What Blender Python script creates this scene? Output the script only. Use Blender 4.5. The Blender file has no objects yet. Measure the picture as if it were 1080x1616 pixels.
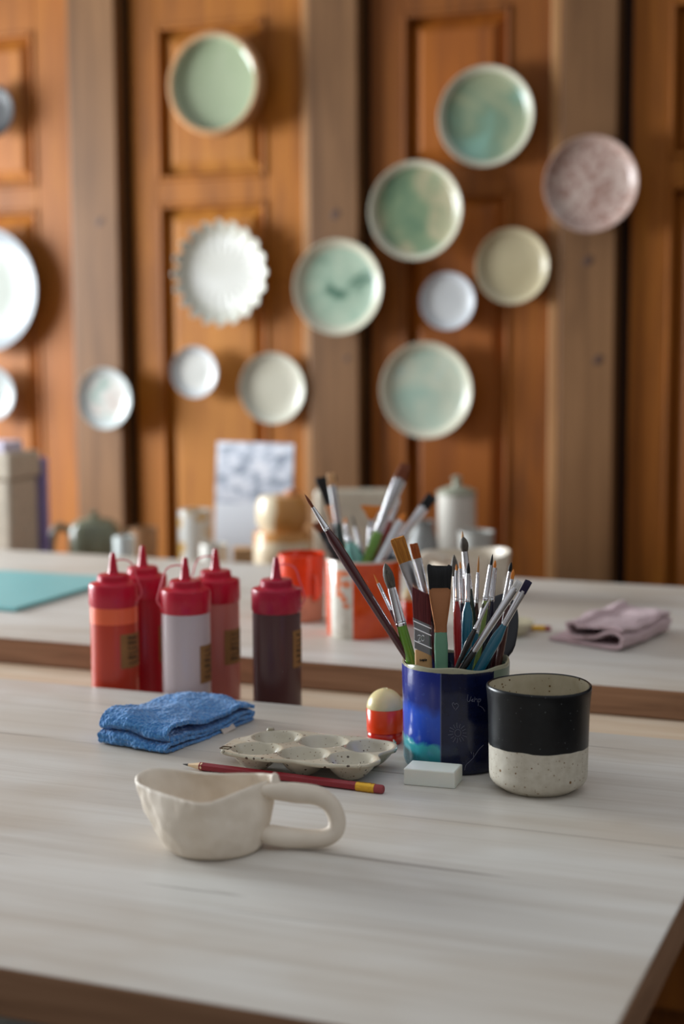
import bpy, bmesh, math, random
from mathutils import Vector, Matrix, noise
from math import sin, cos, pi, sqrt, atan2, asin, radians

random.seed(7)
scene = bpy.context.scene
COL = scene.collection

# ------------------------------------------------------------------ camera
F = 2500.0                       # focal length in pixels of the 1080x1616 frame
PITCH, YAW, ROLL = radians(6.5), radians(-22), radians(-0.3)
TOP = 0.75                       # height of the two painted table tops
EYE = Vector((0, 0, TOP + 0.377))
_r = Vector((cos(YAW), -sin(YAW), 0)); _f = Vector((sin(YAW), cos(YAW), 0)); _u = Vector((0, 0, 1))
FWD = _f * cos(PITCH) - _u * sin(PITCH)
_u3 = _u * cos(PITCH) + _f * sin(PITCH)
RGT = _r * cos(ROLL) + _u3 * sin(ROLL)
UPV = _u3 * cos(ROLL) - _r * sin(ROLL)
cd = bpy.data.cameras.new('camera'); cam = bpy.data.objects.new('camera', cd); COL.objects.link(cam)
M3 = Matrix((RGT, UPV, -FWD)).transposed()
cam.matrix_world = Matrix.Translation(EYE) @ M3.to_4x4()
cd.sensor_fit = 'VERTICAL'; cd.sensor_height = 36.0; cd.lens = 36.0 * F / 1616
cd.clip_start = 0.02; cd.clip_end = 60
cd.dof.use_dof = True; cd.dof.focus_distance = 1.345; cd.dof.aperture_fstop = 3.5
scene.camera = cam

# ------------------------------------------------------------------ light
world = bpy.data.worlds.new('world'); scene.world = world; world.use_nodes = True
wt = world.node_tree; wn = wt.nodes
wc = wn.new('ShaderNodeTexCoord'); ws = wn.new('ShaderNodeSeparateXYZ'); wr = wn.new('ShaderNodeValToRGB')   # overcast sky: dim at the horizon, bright overhead
wt.links.new(wc.outputs['Generated'], ws.inputs[0]); wt.links.new(ws.outputs['Z'], wr.inputs[0]); wt.links.new(wr.outputs[0], wn['Background'].inputs[0])
wr.color_ramp.elements[0].position = 0.0; wr.color_ramp.elements[0].color = (0.10, 0.085, 0.075, 1)
wr.color_ramp.elements[1].position = 0.85; wr.color_ramp.elements[1].color = (0.66, 0.69, 0.72, 1)
wn['Background'].inputs[1].default_value = 1.0
def area(name, loc, target, sx, sy, power, color):
    d = bpy.data.lights.new(name, 'AREA'); d.shape = 'RECTANGLE'; d.size = sx; d.size_y = sy
    d.energy = power; d.color = color
    o = bpy.data.objects.new(name, d); COL.objects.link(o); o.location = loc
    o.rotation_euler = (Vector(target) - Vector(loc)).to_track_quat('-Z', 'Y').to_euler()
    return o
area('window_daylight', (-3.55, 1.95, 1.28), (0.0, 1.75, 0.60), 1.5, 0.80, 160, (0.90, 0.96, 1.0))
scene.view_settings.view_transform = 'Standard'; scene.view_settings.look = 'None'
scene.view_settings.exposure = 0.0; scene.view_settings.gamma = 1.0; scene.view_settings.use_curve_mapping = False

# ------------------------------------------------------------------ measuring helpers
def ray(x, y): return RGT * ((x - 540) / F) - UPV * ((y - 808) / F) + FWD
def PZ(x, y, z=TOP): d = ray(x, y); return EYE + d * ((z - EYE.z) / d.z)
def PY(x, y, Y): d = ray(x, y); return EYE + d * (Y / d.y)
def PW(x, y, w): return EYE + ray(x, y) * w
def yaw_at(px): return radians(22) - math.atan((px - 540) / F)
def depth(p): return (Vector(p) - EYE).dot(FWD)

# ------------------------------------------------------------------ materials
def srgb(r, g, b):
    f = lambda c: (c / 255 / 12.92) if c / 255 <= 0.04045 else ((c / 255 + 0.055) / 1.055) ** 2.4
    return (f(r), f(g), f(b), 1.0)
class NT:
    def __init__(s, name):
        s.m = bpy.data.materials.new(name); s.m.use_nodes = True
        s.t = s.m.node_tree; s.b = s.t.nodes['Principled BSDF']
    def n(s, typ, **kw):
        nd = s.t.nodes.new(typ)
        for k, v in kw.items():
            if k.startswith('i_'):
                k = k[2:]
                nd.inputs[int(k) if k.isdigit() else k.replace('_', ' ')].default_value = v
            else: setattr(nd, k, v)
        return nd
    def l(s, a, b): s.t.links.new(a, b)
    def coord(s, scale=(1, 1, 1), loc=(0, 0, 0)):
        c = s.n('ShaderNodeTexCoord'); mp = s.n('ShaderNodeMapping')
        mp.inputs['Scale'].default_value = scale; mp.inputs['Location'].default_value = loc
        s.l(c.outputs['Object'], mp.inputs[0]); return mp.outputs[0]
    def noise(s, vec, scale, detail=4, rough=0.55, dist=0.0):
        nd = s.n('ShaderNodeTexNoise'); nd.inputs['Scale'].default_value = scale; nd.inputs['Detail'].default_value = detail
        nd.inputs['Roughness'].default_value = rough; nd.inputs['Distortion'].default_value = dist
        s.l(vec, nd.inputs['Vector']); return nd.outputs['Fac']
    def ramp(s, fac, stops, interp='LINEAR'):
        r = s.n('ShaderNodeValToRGB'); e = r.color_ramp; e.interpolation = interp
        while len(e.elements) < len(stops): e.elements.new(0.5)
        for el, (p, c) in zip(e.elements, stops): el.position = p; el.color = c if len(c) == 4 else (*c, 1)
        s.l(fac, r.inputs[0]); return r.outputs['Color']
    def mix(s, fac, a, b, mode='MIX'):
        m = s.n('ShaderNodeMix'); m.data_type = 'RGBA'; m.blend_type = mode
        for sock, v in ((m.inputs[0], fac), (m.inputs[6], a), (m.inputs[7], b)):
            if isinstance(v, (int, float)): sock.default_value = v
            elif isinstance(v, tuple): sock.default_value = v
            else: s.l(v, sock)
        return m.outputs[2]
    def math(s, op, a, b=0.0, c=None, clamp=False):
        m = s.n('ShaderNodeMath'); m.operation = op; m.use_clamp = clamp
        for i, v in enumerate((a, b) if c is None else (a, b, c)):
            if isinstance(v, (int, float)): m.inputs[i].default_value = v
            else: s.l(v, m.inputs[i])
        return m.outputs[0]
    def xyz(s):
        c = s.n('ShaderNodeTexCoord'); x = s.n('ShaderNodeSeparateXYZ'); s.l(c.outputs['Object'], x.inputs[0]); return x.outputs
    def color(s, v):
        if isinstance(v, tuple): s.b.inputs['Base Color'].default_value = v
        else: s.l(v, s.b.inputs['Base Color'])
    def bump(s, h, strength=0.3, dist=0.001):
        b = s.n('ShaderNodeBump'); b.inputs['Strength'].default_value = strength; b.inputs['Distance'].default_value = dist
        s.l(h, b.inputs['Height']); s.l(b.outputs[0], s.b.inputs['Normal'])
    def set(s, **kw):
        for k, v in kw.items():
            key = {'rough': 'Roughness', 'metal': 'Metallic', 'coat': 'Coat Weight', 'sss': 'Subsurface Weight', 'trans': 'Transmission Weight', 'ior': 'IOR',
                   'sheen': 'Sheen Weight', 'spec': 'Specular IOR Level', 'alpha': 'Alpha', 'coatr': 'Coat Roughness', 'aniso': 'Anisotropic'}[k]
            s.b.inputs[key].default_value = v
        return s

def plain(name, col, rough=0.5, var=0.06, scale=60, bump=0.0, **kw):
    n = NT(name); v = n.coord(); f = n.noise(v, scale, 3)
    d = tuple(max(0, c * (1 - var * 2)) for c in col[:3]) + (1,); u = tuple(min(1, c * (1 + var * 2)) for c in col[:3]) + (1,)
    n.color(n.ramp(f, [(0.3, d), (0.7, u)])); n.set(rough=rough, **kw)
    if bump: n.bump(f, bump)
    return n.m

def painted_wood():
    n = NT('whitewashed_wood'); v = n.coord((1.6, 22, 22)); v2 = n.coord((0.9, 70, 70), (3, 1, 0)); v3 = n.coord((2.2, 3.6, 1), (5, 0, 0))
    a = n.noise(v, 1.5, 6, 0.62, 0.4); b = n.noise(v2, 2.2, 5, 0.6, 0.3); c = n.noise(v3, 1.6, 3, 0.5, 0.5)
    base = n.ramp(a, [(0.25, srgb(188, 180, 170)), (0.5, srgb(207, 202, 194)), (0.75, srgb(217, 214, 208))])
    base = n.mix(n.math('MULTIPLY', n.ramp(b, [(0.30, (1, 1, 1)), (0.46, (0, 0, 0))]), 0.5), base, srgb(186, 178, 168))
    base = n.mix(n.math('MULTIPLY', n.ramp(c, [(0.42, (0, 0, 0)), (0.72, (1, 1, 1))]), 0.7), base, srgb(182, 166, 146))
    v4 = n.coord((1.4, 46, 40), (0.7, 2.2, 0)); d = n.noise(v4, 1.3, 4, 0.5, 0.8)
    crack = n.ramp(d, [(0.305, (1, 1, 1)), (0.33, (0, 0, 0))])
    base = n.mix(n.math('MULTIPLY', crack, 0.55), base, srgb(120, 108, 98))
    n.color(base); n.set(rough=0.46, spec=0.45); n.bump(b, 0.25, 0.0006); return n.m
def raw_edge():
    n = NT('raw_brown_wood_edge'); v = n.coord((2.5, 4, 50)); a = n.noise(v, 2.0, 6, 0.6, 0.6)
    n.color(n.ramp(a, [(0.3, srgb(128, 92, 66)), (0.55, srgb(156, 116, 86)), (0.8, srgb(176, 136, 106))])); n.set(rough=0.6); n.bump(a, 0.2, 0.0006); return n.m
def pine():
    n = NT('pale_pine'); v = n.coord((1.8, 24, 24)); a = n.noise(v, 2, 6, 0.6, 0.8); v2 = n.coord((3, 9, 9), (1, 0, 0)); b = n.noise(v2, 3, 2)
    c = n.ramp(a, [(0.3, srgb(196, 166, 134)), (0.6, srgb(220, 200, 176)), (0.85, srgb(228, 212, 192))])
    n.color(n.mix(n.ramp(b, [(0.70, (0, 0, 0)), (0.76, (1, 1, 1))]), c, srgb(130, 90, 60))); n.set(rough=0.5); return n.m
def door_wood(name, dark, mid, light, seed, rough=0.55):
    n = NT(name); v = n.coord((16, 16, 1.1), (seed, seed * 2.1, 0)); a = n.noise(v, 1.6, 6, 0.6, 0.9)
    v2 = n.coord((1.6, 1.6, 0.9), (seed * 3, 0, 1)); b = n.noise(v2, 1.8, 3)
    c = n.ramp(a, [(0.25, dark), (0.5, mid), (0.78, light)])
    c = n.mix(n.ramp(b, [(0.42, (0, 0, 0)), (0.75, (0.55, 0.55, 0.55))]), c, dark)
    n.color(c); n.set(rough=rough, spec=0.35); n.bump(a, 0.15, 0.001); return n.m
def speckle(n, base, spot, scale=230, thr=0.16, soft=0.05, amount=1.0):
    v = n.coord(); vo = n.n('ShaderNodeTexVoronoi'); vo.inputs['Scale'].default_value = scale; n.l(v, vo.inputs['Vector'])
    sel = n.n('ShaderNodeSeparateColor'); n.l(vo.outputs['Color'], sel.inputs[0])
    size = n.math('MULTIPLY', n.math('POWER', sel.outputs[0], 3.0), thr * 1.9)
    m = n.math('LESS_THAN', vo.outputs['Distance'], size)
    keep = n.math('GREATER_THAN', sel.outputs[1], 0.45)
    return n.mix(n.math('MULTIPLY', n.math('MULTIPLY', m, keep), amount), base, spot)
def bisque():
    n = NT('unglazed_bisque_clay'); v = n.coord(); a = n.noise(v, 28, 3); b = n.noise(v, 260, 3)
    n.color(n.ramp(a, [(0.3, srgb(216, 202, 184)), (0.7, srgb(232, 220, 204))])); n.set(rough=0.62, spec=0.35); n.bump(n.math('ADD', n.math('MULTIPLY', a, 3.0), n.math('MULTIPLY', b, 0.12)), 0.35, 0.0009); return n.m
def palette_glaze():
    n = NT('speckled_grey_glaze'); v = n.coord(); a = n.noise(v, 30, 3)
    c = n.ramp(a, [(0.3, srgb(180, 170, 148)), (0.7, srgb(198, 190, 170))])
    c = speckle(n, c, srgb(70, 52, 40), 260, 0.22); c = speckle(n, c, srgb(130, 108, 84), 420, 0.20)
    n.color(c); n.set(rough=0.24, coat=0.15, spec=0.5); return n.m
def mug_mat():
    n = NT('black_glaze_over_speckled_clay'); z = n.xyz()[2]; v = n.coord(); a = n.noise(v, 25, 2); b = n.noise(v, 160, 3)
    zz = n.math('ADD', z, n.math('MULTIPLY', n.math('SUBTRACT', a, 0.5), 0.006))
    black = n.math('GREATER_THAN', zz, 0.0385)
    clay = n.ramp(b, [(0.3, srgb(186, 178, 162)), (0.7, srgb(202, 196, 182))])
    clay = speckle(n, clay, srgb(120, 88, 52), 230, 0.16); clay = speckle(n, clay, srgb(150, 134, 112), 470, 0.20)
    bl = n.ramp(b, [(0.3, srgb(12, 13, 16)), (0.7, srgb(18, 20, 23))])
    vo = n.n('ShaderNodeTexVoronoi'); vo.inputs['Scale'].default_value = 170; n.l(v, vo.inputs['Vector'])
    bl = n.mix(n.math('MULTIPLY', n.math('LESS_THAN', vo.outputs['Distance'], 0.075), 0.4), bl, srgb(130, 135, 138))
    n.color(n.mix(black, clay, bl))
    n.l(n.math('SUBTRACT', 0.52, n.math('MULTIPLY', black, 0.20)), n.b.inputs['Roughness']); n.set(spec=0.28); return n.m
def mug_inside():
    n = NT('speckled_cream_inside'); v = n.coord(); b = n.noise(v, 60, 3)
    c = n.ramp(b, [(0.3, srgb(176, 164, 138)), (0.7, srgb(194, 184, 160))]); c = speckle(n, c, srgb(110, 84, 50), 330, 0.2)
    n.color(c); n.set(rough=0.22, spec=0.5); return n.m
def holder_blue():
    n = NT('blue_panel_glaze'); o = n.xyz(); x, z = o[0], o[2]; v = n.coord((1, 1, 0.6)); a = n.noise(v, 70, 4, 0.6, 0.5); a2 = n.noise(n.coord(), 140, 4)
    w = n.math('MULTIPLY', n.math('SUBTRACT', a, 0.5), 0.016)
    zz = n.math('ADD', n.math('ADD', z, w), n.math('MULTIPLY', x, 0.09))
    g = n.math('DIVIDE', zz, 0.092)
    left = n.ramp(g, [(0.0, srgb(24, 100, 116)), (0.225, srgb(58, 158, 166)), (0.27, srgb(20, 62, 166)), (0.52, srgb(30, 80, 198)), (0.62, srgb(30, 46, 128)), (1.0, srgb(26, 42, 128))])
    left = n.mix(n.math('MULTIPLY', n.ramp(a2, [(0.6, (0, 0, 0)), (0.72, (1, 1, 1))]), 0.18), left, srgb(110, 150, 215))
    navy = n.ramp(a2, [(0.3, srgb(8, 14, 44)), (0.7, srgb(12, 22, 58))])
    c = n.mix(n.math('GREATER_THAN', x, -0.0125), left, navy)
    seam = n.math('LESS_THAN', n.math('ABSOLUTE', n.math('ADD', x, 0.0125)), 0.0006)
    c = n.mix(n.math('MULTIPLY', seam, 0.6), c, srgb(90, 100, 130))
    c = n.mix(n.math('GREATER_THAN', n.math('ADD', x, n.math('MULTIPLY', w, 0.05)), 0.0325), c, srgb(108, 122, 104))
    c = n.mix(n.math('GREATER_THAN', n.math('ADD', z, n.math('MULTIPLY', w, 0.10)), 0.0892), c, srgb(158, 156, 132))
    n.color(c); n.set(rough=0.2, coat=0.12, spec=0.4); n.bump(n.noise(n.coord(), 45, 3), 0.25, 0.0015); return n.m
def holder_orange():
    n = NT('orange_and_white_glaze'); o = n.xyz(); x, z = o[0], o[2]; a = n.noise(n.coord(), 90, 3)
    white = n.ramp(a, [(0.3, srgb(196, 190, 176)), (0.7, srgb(222, 218, 206))])
    # brushed orange letter-like strokes on the white panel
    def blob(cx, cz, rx, rz):
        dx = n.math('DIVIDE', n.math('SUBTRACT', x, cx), rx); dz = n.math('DIVIDE', n.math('SUBTRACT', z, cz), rz)
        d = n.math('ADD', n.math('MULTIPLY', dx, dx), n.math('MULTIPLY', dz, dz)); return n.math('LESS_THAN', d, 1.0)
    m = None
    for q in ((-0.026, 0.082, .009, .004), (-0.031, 0.072, .0035, .014), (-0.021, 0.069, .006, .0045), (-0.029, 0.056, .005, .004), (-0.024, 0.050, .004, .004), (-0.021, 0.042, .0045, .003)):
        bb = blob(*q); m = bb if m is None else n.math('MAXIMUM', m, bb)
    white = n.mix(n.math('MULTIPLY', m, 0.9), white, srgb(232, 128, 80))
    org = n.ramp(a, [(0.3, srgb(206, 66, 12)), (0.7, srgb(220, 82, 22))])
    inw = n.math('MULTIPLY', n.math('GREATER_THAN', x, -0.0405), n.math('LESS_THAN', x, -0.013))
    c = n.mix(inw, org, white)
    c = n.mix(n.math('GREATER_THAN', z, 0.0945), c, srgb(216, 200, 184))
    n.color(c); n.set(rough=0.22, coat=0.3); return n.m
def glaze(name, stops, rim, rin, seed=0.0, scale=9.0, rough=0.3, spots=None):
    n = NT(name); o = n.xyz(); v = n.coord((1, 1, 1), (seed, seed * 1.7, 0)); a = n.noise(v, scale, 3, 0.5, 0.6)
    c = n.ramp(a, stops)
    if spots: 
        b = n.noise(n.coord(), spots[1], 4, 0.7); c = n.mix(n.ramp(b, [(0.48, (0, 0, 0)), (0.58, (1, 1, 1))]), c, spots[0])
    r = n.math('SQRT', n.math('ADD', n.math('MULTIPLY', o[0], o[0]), n.math('MULTIPLY', o[1], o[1])))
    f = n.math('DIVIDE', n.math('SUBTRACT', r, rin), 0.0025, clamp=True)
    n.color(n.mix(f, c, rim)); n.set(rough=rough, coat=0.08); return n.m
def terry(name, col, light, scale=620):
    n = NT(name); v = n.coord(); a = n.noise(v, scale, 2, 0.6); b = n.noise(v, 24, 3)
    vo = n.n('ShaderNodeTexVoronoi'); vo.inputs['Scale'].default_value = scale * 0.9; n.l(v, vo.inputs['Vector'])
    c = n.ramp(a, [(0.3, col), (0.72, light)]); n.color(n.mix(n.math('MULTIPLY', b, 0.3), c, col)); n.set(rough=0.95, sheen=0.35, spec=0.1)
    n.bump(vo.outputs['Distance'], 0.9, 0.0016); return n.m
def hair(name, c1, c2):
    n = NT(name); v = n.coord((1400, 1400, 12)); a = n.noise(v, 1.0, 2); n.color(n.ramp(a, [(0.3, c1), (0.7, c2)])); n.set(rough=0.55, spec=0.3); n.bump(a, 0.5, 0.0005); return n.m
def metal(name, col, rough=0.2):
    n = NT(name); a = n.noise(n.coord(), 300, 2); n.color(col); n.color(n.mix(a, col, tuple(c * .92 for c in col[:3]) + (1,))); n.set(metal=1.0, rough=rough); return n.m

WHITEWASH = painted_wood(); EDGE = raw_edge(); PINE = pine()
BISQUE = bisque(); PALG = palette_glaze(); SILVER = metal('polished_silver_metal', srgb(236, 236, 240), 0.2); BRUSHED = metal('brushed_grey_metal', srgb(160, 162, 166), 0.32)
COPPER = metal('copper_metal', srgb(226, 160, 116), 0.22); GOLD = metal('golden_metal', srgb(222, 172, 66), 0.3)
H = {k: hair('bristle_' + k, *v) for k, v in {
    'amber': (srgb(150, 86, 22), srgb(196, 130, 48)), 'orange': (srgb(200, 104, 30), srgb(230, 146, 60)), 'rust': (srgb(120, 54, 22), srgb(176, 92, 36)),
    'maroon': (srgb(74, 22, 28), srgb(112, 48, 50)), 'black': (srgb(12, 12, 14), srgb(28, 28, 30)), 'grey': (srgb(60, 54, 48), srgb(104, 96, 86)),
    'navy': (srgb(22, 16, 44), srgb(40, 32, 66)), 'brown': (srgb(92, 44, 24), srgb(140, 76, 44)), 'tan': (srgb(190, 140, 92), srgb(222, 176, 128)), 'pale': (srgb(190, 186, 184), srgb(220, 216, 212))}.items()}
def lacq(name, c): return plain('lacquer_' + name, c, 0.16, 0.02, 40, coat=0.6)
L = {k: lacq(k, v) for k, v in {'maroon': srgb(72, 22, 28), 'red': srgb(150, 14, 22), 'rust': srgb(130, 34, 24), 'green': srgb(106, 152, 52), 'lightgreen': srgb(128, 150, 72), 'mint': srgb(98, 144, 118),
    'teal': srgb(18, 98, 122), 'navy': srgb(14, 20, 46), 'black': srgb(18, 18, 20), 'brown': srgb(70, 30, 26), 'darkgreen': srgb(22, 44, 38), 'blue': srgb(90, 110, 140), 'aqua': srgb(120, 184, 172)}.items()}
WOODH = plain('bare_wood_handle', srgb(206, 160, 108), 0.5, 0.05)

# ------------------------------------------------------------------ object helpers
def link(o, parent=None):
    COL.objects.link(o)
    if parent is not None: o.parent = parent
    return o
def meshobj(name, verts, faces, mats, parent=None, smooth=True, loc=(0, 0, 0), rot=None, fmat=None, auto=40):
    me = bpy.data.meshes.new(name); me.from_pydata([tuple(v) for v in verts], [], faces)
    for m in (mats if isinstance(mats, (list, tuple)) else [mats]): me.materials.append(m)
    if fmat: me.polygons.foreach_set('material_index', fmat)
    bm = bmesh.new(); bm.from_mesh(me); bmesh.ops.recalc_face_normals(bm, faces=bm.faces)
    if smooth:
        for f in bm.faces: f.smooth = True
        lim = radians(auto)
        for e in bm.edges:
            if len(e.link_faces) == 2 and e.calc_face_angle(0) > lim: e.smooth = False
    bm.to_mesh(me); bm.free(); me.update()
    o = bpy.data.objects.new(name, me); link(o, parent); o.location = loc
    if rot is not None: o.rotation_euler = rot
    return o
def tag(o, label, cat, group=None, kind=None):
    o['label'] = label; o['category'] = cat
    if group: o['group'] = group
    if kind: o['kind'] = kind
    return o
def struct(o): o['kind'] = 'structure'; return o
def thing(name, label, cat, loc=(0, 0, 0), rz=0.0, group=None, matrix=None):
    o = bpy.data.objects.new(name, None); link(o); o.empty_display_size = 0.02
    if matrix is not None: o.matrix_world = matrix
    else: o.location = loc; o.rotation_euler = (0, 0, rz)
    return tag(o, label, cat, group)
def bevel(o, w, seg=3, ang=40):
    m = o.modifiers.new('bevel', 'BEVEL'); m.width = w; m.segments = seg; m.limit_method = 'ANGLE'; m.angle_limit = radians(ang); m.harden_normals = False
    return o
def subsurf(o, lv=1):
    m = o.modifiers.new('subsurf', 'SUBSURF'); m.levels = lv; m.render_levels = lv; return o
def boxg(x0, x1, y0, y1, z0, z1):
    v = [(x, y, z) for z in (z0, z1) for y in (y0, y1) for x in (x0, x1)]
    return v, [(0, 2, 3, 1), (4, 5, 7, 6), (0, 1, 5, 4), (2, 6, 7, 3), (0, 4, 6, 2), (1, 3, 7, 5)]
def box(name, x0, x1, y0, y1, z0, z1, mat, parent=None, bev=0.0, **kw):
    v, f = boxg(x0, x1, y0, y1, z0, z1); o = meshobj(name, v, f, mat, parent, smooth=False, **kw)
    if bev: bevel(o, bev)
    return o
def merge(parts):
    V, Fc = [], []
    for v, f in parts:
        k = len(V); V += list(v); Fc += [tuple(i + k for i in q) for q in f]
    return V, Fc
def latheg(prof, seg=64, fn=None):
    V, Fc, rings = [], [], []
    for r, z in prof:
        if r < 1e-6: V.append((0, 0, z)); rings.append([len(V) - 1]); continue
        ring = []
        for i in range(seg):
            t = 2 * pi * i / seg; rr, zz = (r, z) if fn is None else fn(r, z, t)
            V.append((rr * cos(t), rr * sin(t), zz)); ring.append(len(V) - 1)
        rings.append(ring)
    for a, b in zip(rings, rings[1:]):
        for i in range(seg):
            j = (i + 1) % seg
            if len(a) == 1 and len(b) == 1: continue
            if len(a) == 1: Fc.append((a[0], b[j], b[i]))
            elif len(b) == 1: Fc.append((a[i], a[j], b[0]))
            else: Fc.append((a[i], a[j], b[j], b[i]))
    return V, Fc
def lathe(name, prof, mat, parent=None, seg=64, fn=None, auto=50, **kw):
    v, f = latheg(prof, seg, fn); return meshobj(name, v, f, mat, parent, auto=auto, **kw)
def frames(pts):
    n = len(pts); T = [(pts[min(i + 1, n - 1)] - pts[max(i - 1, 0)]).normalized() for i in range(n)]
    up = Vector((0, 0, 1)) if abs(T[0].z) < 0.9 else Vector((1, 0, 0)); out = []
    nx = T[0].cross(up).normalized()
    for t in T:
        nx = (nx - t * nx.dot(t)).normalized(); out.append((nx, t.cross(nx)))
    return out
def tubeg(pts, rad, seg=12, fixed=None, cap=True):
    pts = [Vector(p) for p in pts]; fr = frames(pts); V, Fc = [], []
    for i, p in enumerate(pts):
        a, b = fr[i]
        if fixed is not None:
            t = (pts[min(i + 1, len(pts) - 1)] - pts[max(i - 1, 0)]).normalized(); b = (fixed - t * fixed.dot(t)).normalized(); a = b.cross(t)
        r = rad[i] if isinstance(rad, list) else rad
        ra, rb = r if isinstance(r, tuple) else (r, r)
        for k in range(seg):
            th = 2 * pi * k / seg; V.append(p + a * (ra * cos(th)) + b * (rb * sin(th)))
    for i in range(len(pts) - 1):
        for k in range(seg):
            j = (k + 1) % seg; Fc.append((i * seg + k, i * seg + j, (i + 1) * seg + j, (i + 1) * seg + k))
    if cap: Fc.append(tuple(range(seg))[::-1]); Fc.append(tuple((len(pts) - 1) * seg + k for k in range(seg)))
    return V, Fc
def tube(name, pts, rad, mat, parent=None, seg=12, fixed=None, auto=50, **kw):
    v, f = tubeg(pts, rad, seg, fixed); return meshobj(name, v, f, mat, parent, auto=auto, **kw)
def smoothpath(pts, n=8, closed=False):
    pts = [Vector(p) for p in pts]; out = []; m = len(pts)
    for i in range(m if closed else m - 1):
        g = (lambda k: pts[k % m]) if closed else (lambda k: pts[max(0, min(m - 1, k))])
        p0, p1, p2, p3 = g(i - 1), g(i), g(i + 1), g(i + 2)
        for s in range(n):
            t = s / n
            out.append(0.5 * ((2 * p1) + (p2 - p0) * t + (2 * p0 - 5 * p1 + 4 * p2 - p3) * t * t + (3 * p1 - p0 - 3 * p2 + p3) * t ** 3))
    if not closed: out.append(pts[-1])
    return out

# ------------------------------------------------------------------ room shell
FLOORM = door_wood('dark_floor_boards', srgb(26, 26, 22), srgb(38, 38, 32), srgb(52, 50, 44), 4.0, 0.6)
struct(box('floor', -3.8, 2.2, -1.2, 3.2, -0.03, 0.0, FLOORM))
PLASTER = plain('pale_plaster', srgb(205, 200, 190), 0.9)
WY = 3.035                                        # face of the door stiles
DW = [door_wood('door_wood_a', srgb(117, 65, 12), srgb(162, 96, 22), srgb(184, 115, 31), 1.3), door_wood('door_wood_b', srgb(110, 61, 11), srgb(155, 89, 20), srgb(177, 110, 27), 5.1),
      door_wood('door_wood_c', srgb(99, 52, 10), srgb(142, 79, 16), srgb(165, 96, 22), 8.7)]
PANEL = [door_wood('panel_wood_a', srgb(137, 78, 26), srgb(177, 113, 39), srgb(194, 130, 50), 2.9), door_wood('panel_wood_b', srgb(124, 68, 16), srgb(161, 94, 26), srgb(180, 113, 35), 6.6),
         door_wood('panel_wood_c', srgb(117, 59, 11), srgb(161, 88, 16), srgb(178, 102, 21), 9.6)]
POST = door_wood('post_wood', srgb(95, 64, 37), srgb(126, 89, 55), srgb(142, 103, 67), 3.7, 0.5)
KNOT = plain('dark_knot', srgb(70, 42, 26), 0.6)
struct(box('wall_back', -3.7, 1.2, WY + 0.03, WY + 0.09, 0.0, 2.9, door_wood('wall_backing_wood', srgb(40, 20, 10), srgb(56, 30, 14), srgb(70, 40, 20), 7.7)))
# left wall with the window opening the daylight comes through (outside the frame)
v, f = merge([boxg(-3.8, -3.7, -1.2, 0.95, 0, 2.9), boxg(-3.8, -3.7, 2.95, 3.2, 0, 2.9), boxg(-3.8, -3.7, 0.95, 2.95, 0, 0.8), boxg(-3.8, -3.7, 0.95, 2.95, 2.1, 2.9)])
struct(meshobj('wall_left', v, f, PLASTER, smooth=False))
v, f = merge([boxg(-3.8, -3.66, 0.95, 1.0, 0.8, 2.1), boxg(-3.8, -3.66, 2.90, 2.95, 0.8, 2.1), boxg(-3.8, -3.66, 1.0, 2.9, 0.8, 0.85), boxg(-3.8, -3.66, 1.0, 2.9, 2.05, 2.1)])
struct(meshobj('window_1', v, f, plain('window_frame_paint', srgb(200, 196, 186), 0.5), smooth=False))

def xw(px, y=450): return PY(px, y, WY).x
def zw(px, py): return PY(px, py, WY).z
def raised_panel(parent, x0, x1, z0, z1, mat):
    # recessed ground, sloping bevel and a raised field, one mesh
    d = [(0.0, WY + 0.019), (0.012, WY + 0.019), (0.040, WY + 0.005), (0.046, WY + 0.005)]
    V, Fc = [], []
    for k, y in d:
        V += [(x0 + k, y, z0 + k), (x1 - k, y, z0 + k), (x1 - k, y, z1 - k), (x0 + k, y, z1 - k)]
    for i in range(3):
        for k in range(4): j = (k + 1) % 4; Fc.append((i * 4 + k, i * 4 + j, i * 4 + 4 + j, i * 4 + 4 + k))
    Fc.append((12, 13, 14, 15)); n = len(V)
    V += [(x0, WY + 0.03, z0), (x1, WY + 0.03, z0), (x1, WY + 0.03, z1), (x0, WY + 0.03, z1)]
    for k in range(4): j = (k + 1) % 4; Fc.append((k, j, n + j, n + k))
    Fc.append((n, n + 1, n + 2, n + 3))
    return meshobj('panel', V, Fc, mat, parent, smooth=False)
def moulding(parent, x0, x1, z0, z1, mat):
    parts = []; w, y0, y1 = 0.011, WY - 0.004, WY + 0.022
    for a, b, c, d in ((x0, x0 + w, z0, z1), (x1 - w, x1, z0, z1), (x0 + w, x1 - w, z0, z0 + w), (x0 + w, x1 - w, z1 - w, z1)): parts.append(boxg(a, b, y0, y1, c, d))
    v, f = merge(parts); o = meshobj('moulding', v, f, mat, parent, smooth=False); bevel(o, 0.004, 3); return o
def door(n, xa, xb, pa, pb, rail0, rail1, ptop, i):
    e = bpy.data.objects.new('door_%d' % n, None); link(e); struct(e)
    zb, zt = 0.02, 2.35
    fm, pm = DW[i % 3], PANEL[i % 3]
    for a, b in ((xa, pa), (pb, xb)): box('stile', a, b, WY, WY + 0.03, zb, zt, fm, e, 0.002)
    for c, d in ((ptop, zt), (rail0, rail1), (zb, 0.16)): box('rail', pa, pb, WY, WY + 0.03, c, d, fm, e, 0.002)
    raised_panel(e, pa, pb, 0.16, rail0, pm); raised_panel(e, pa, pb, rail1, ptop, pm)
    moulding(e, pa, pb, 0.16, rail0, fm); moulding(e, pa, pb, rail1, ptop, fm)
    return e
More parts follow.
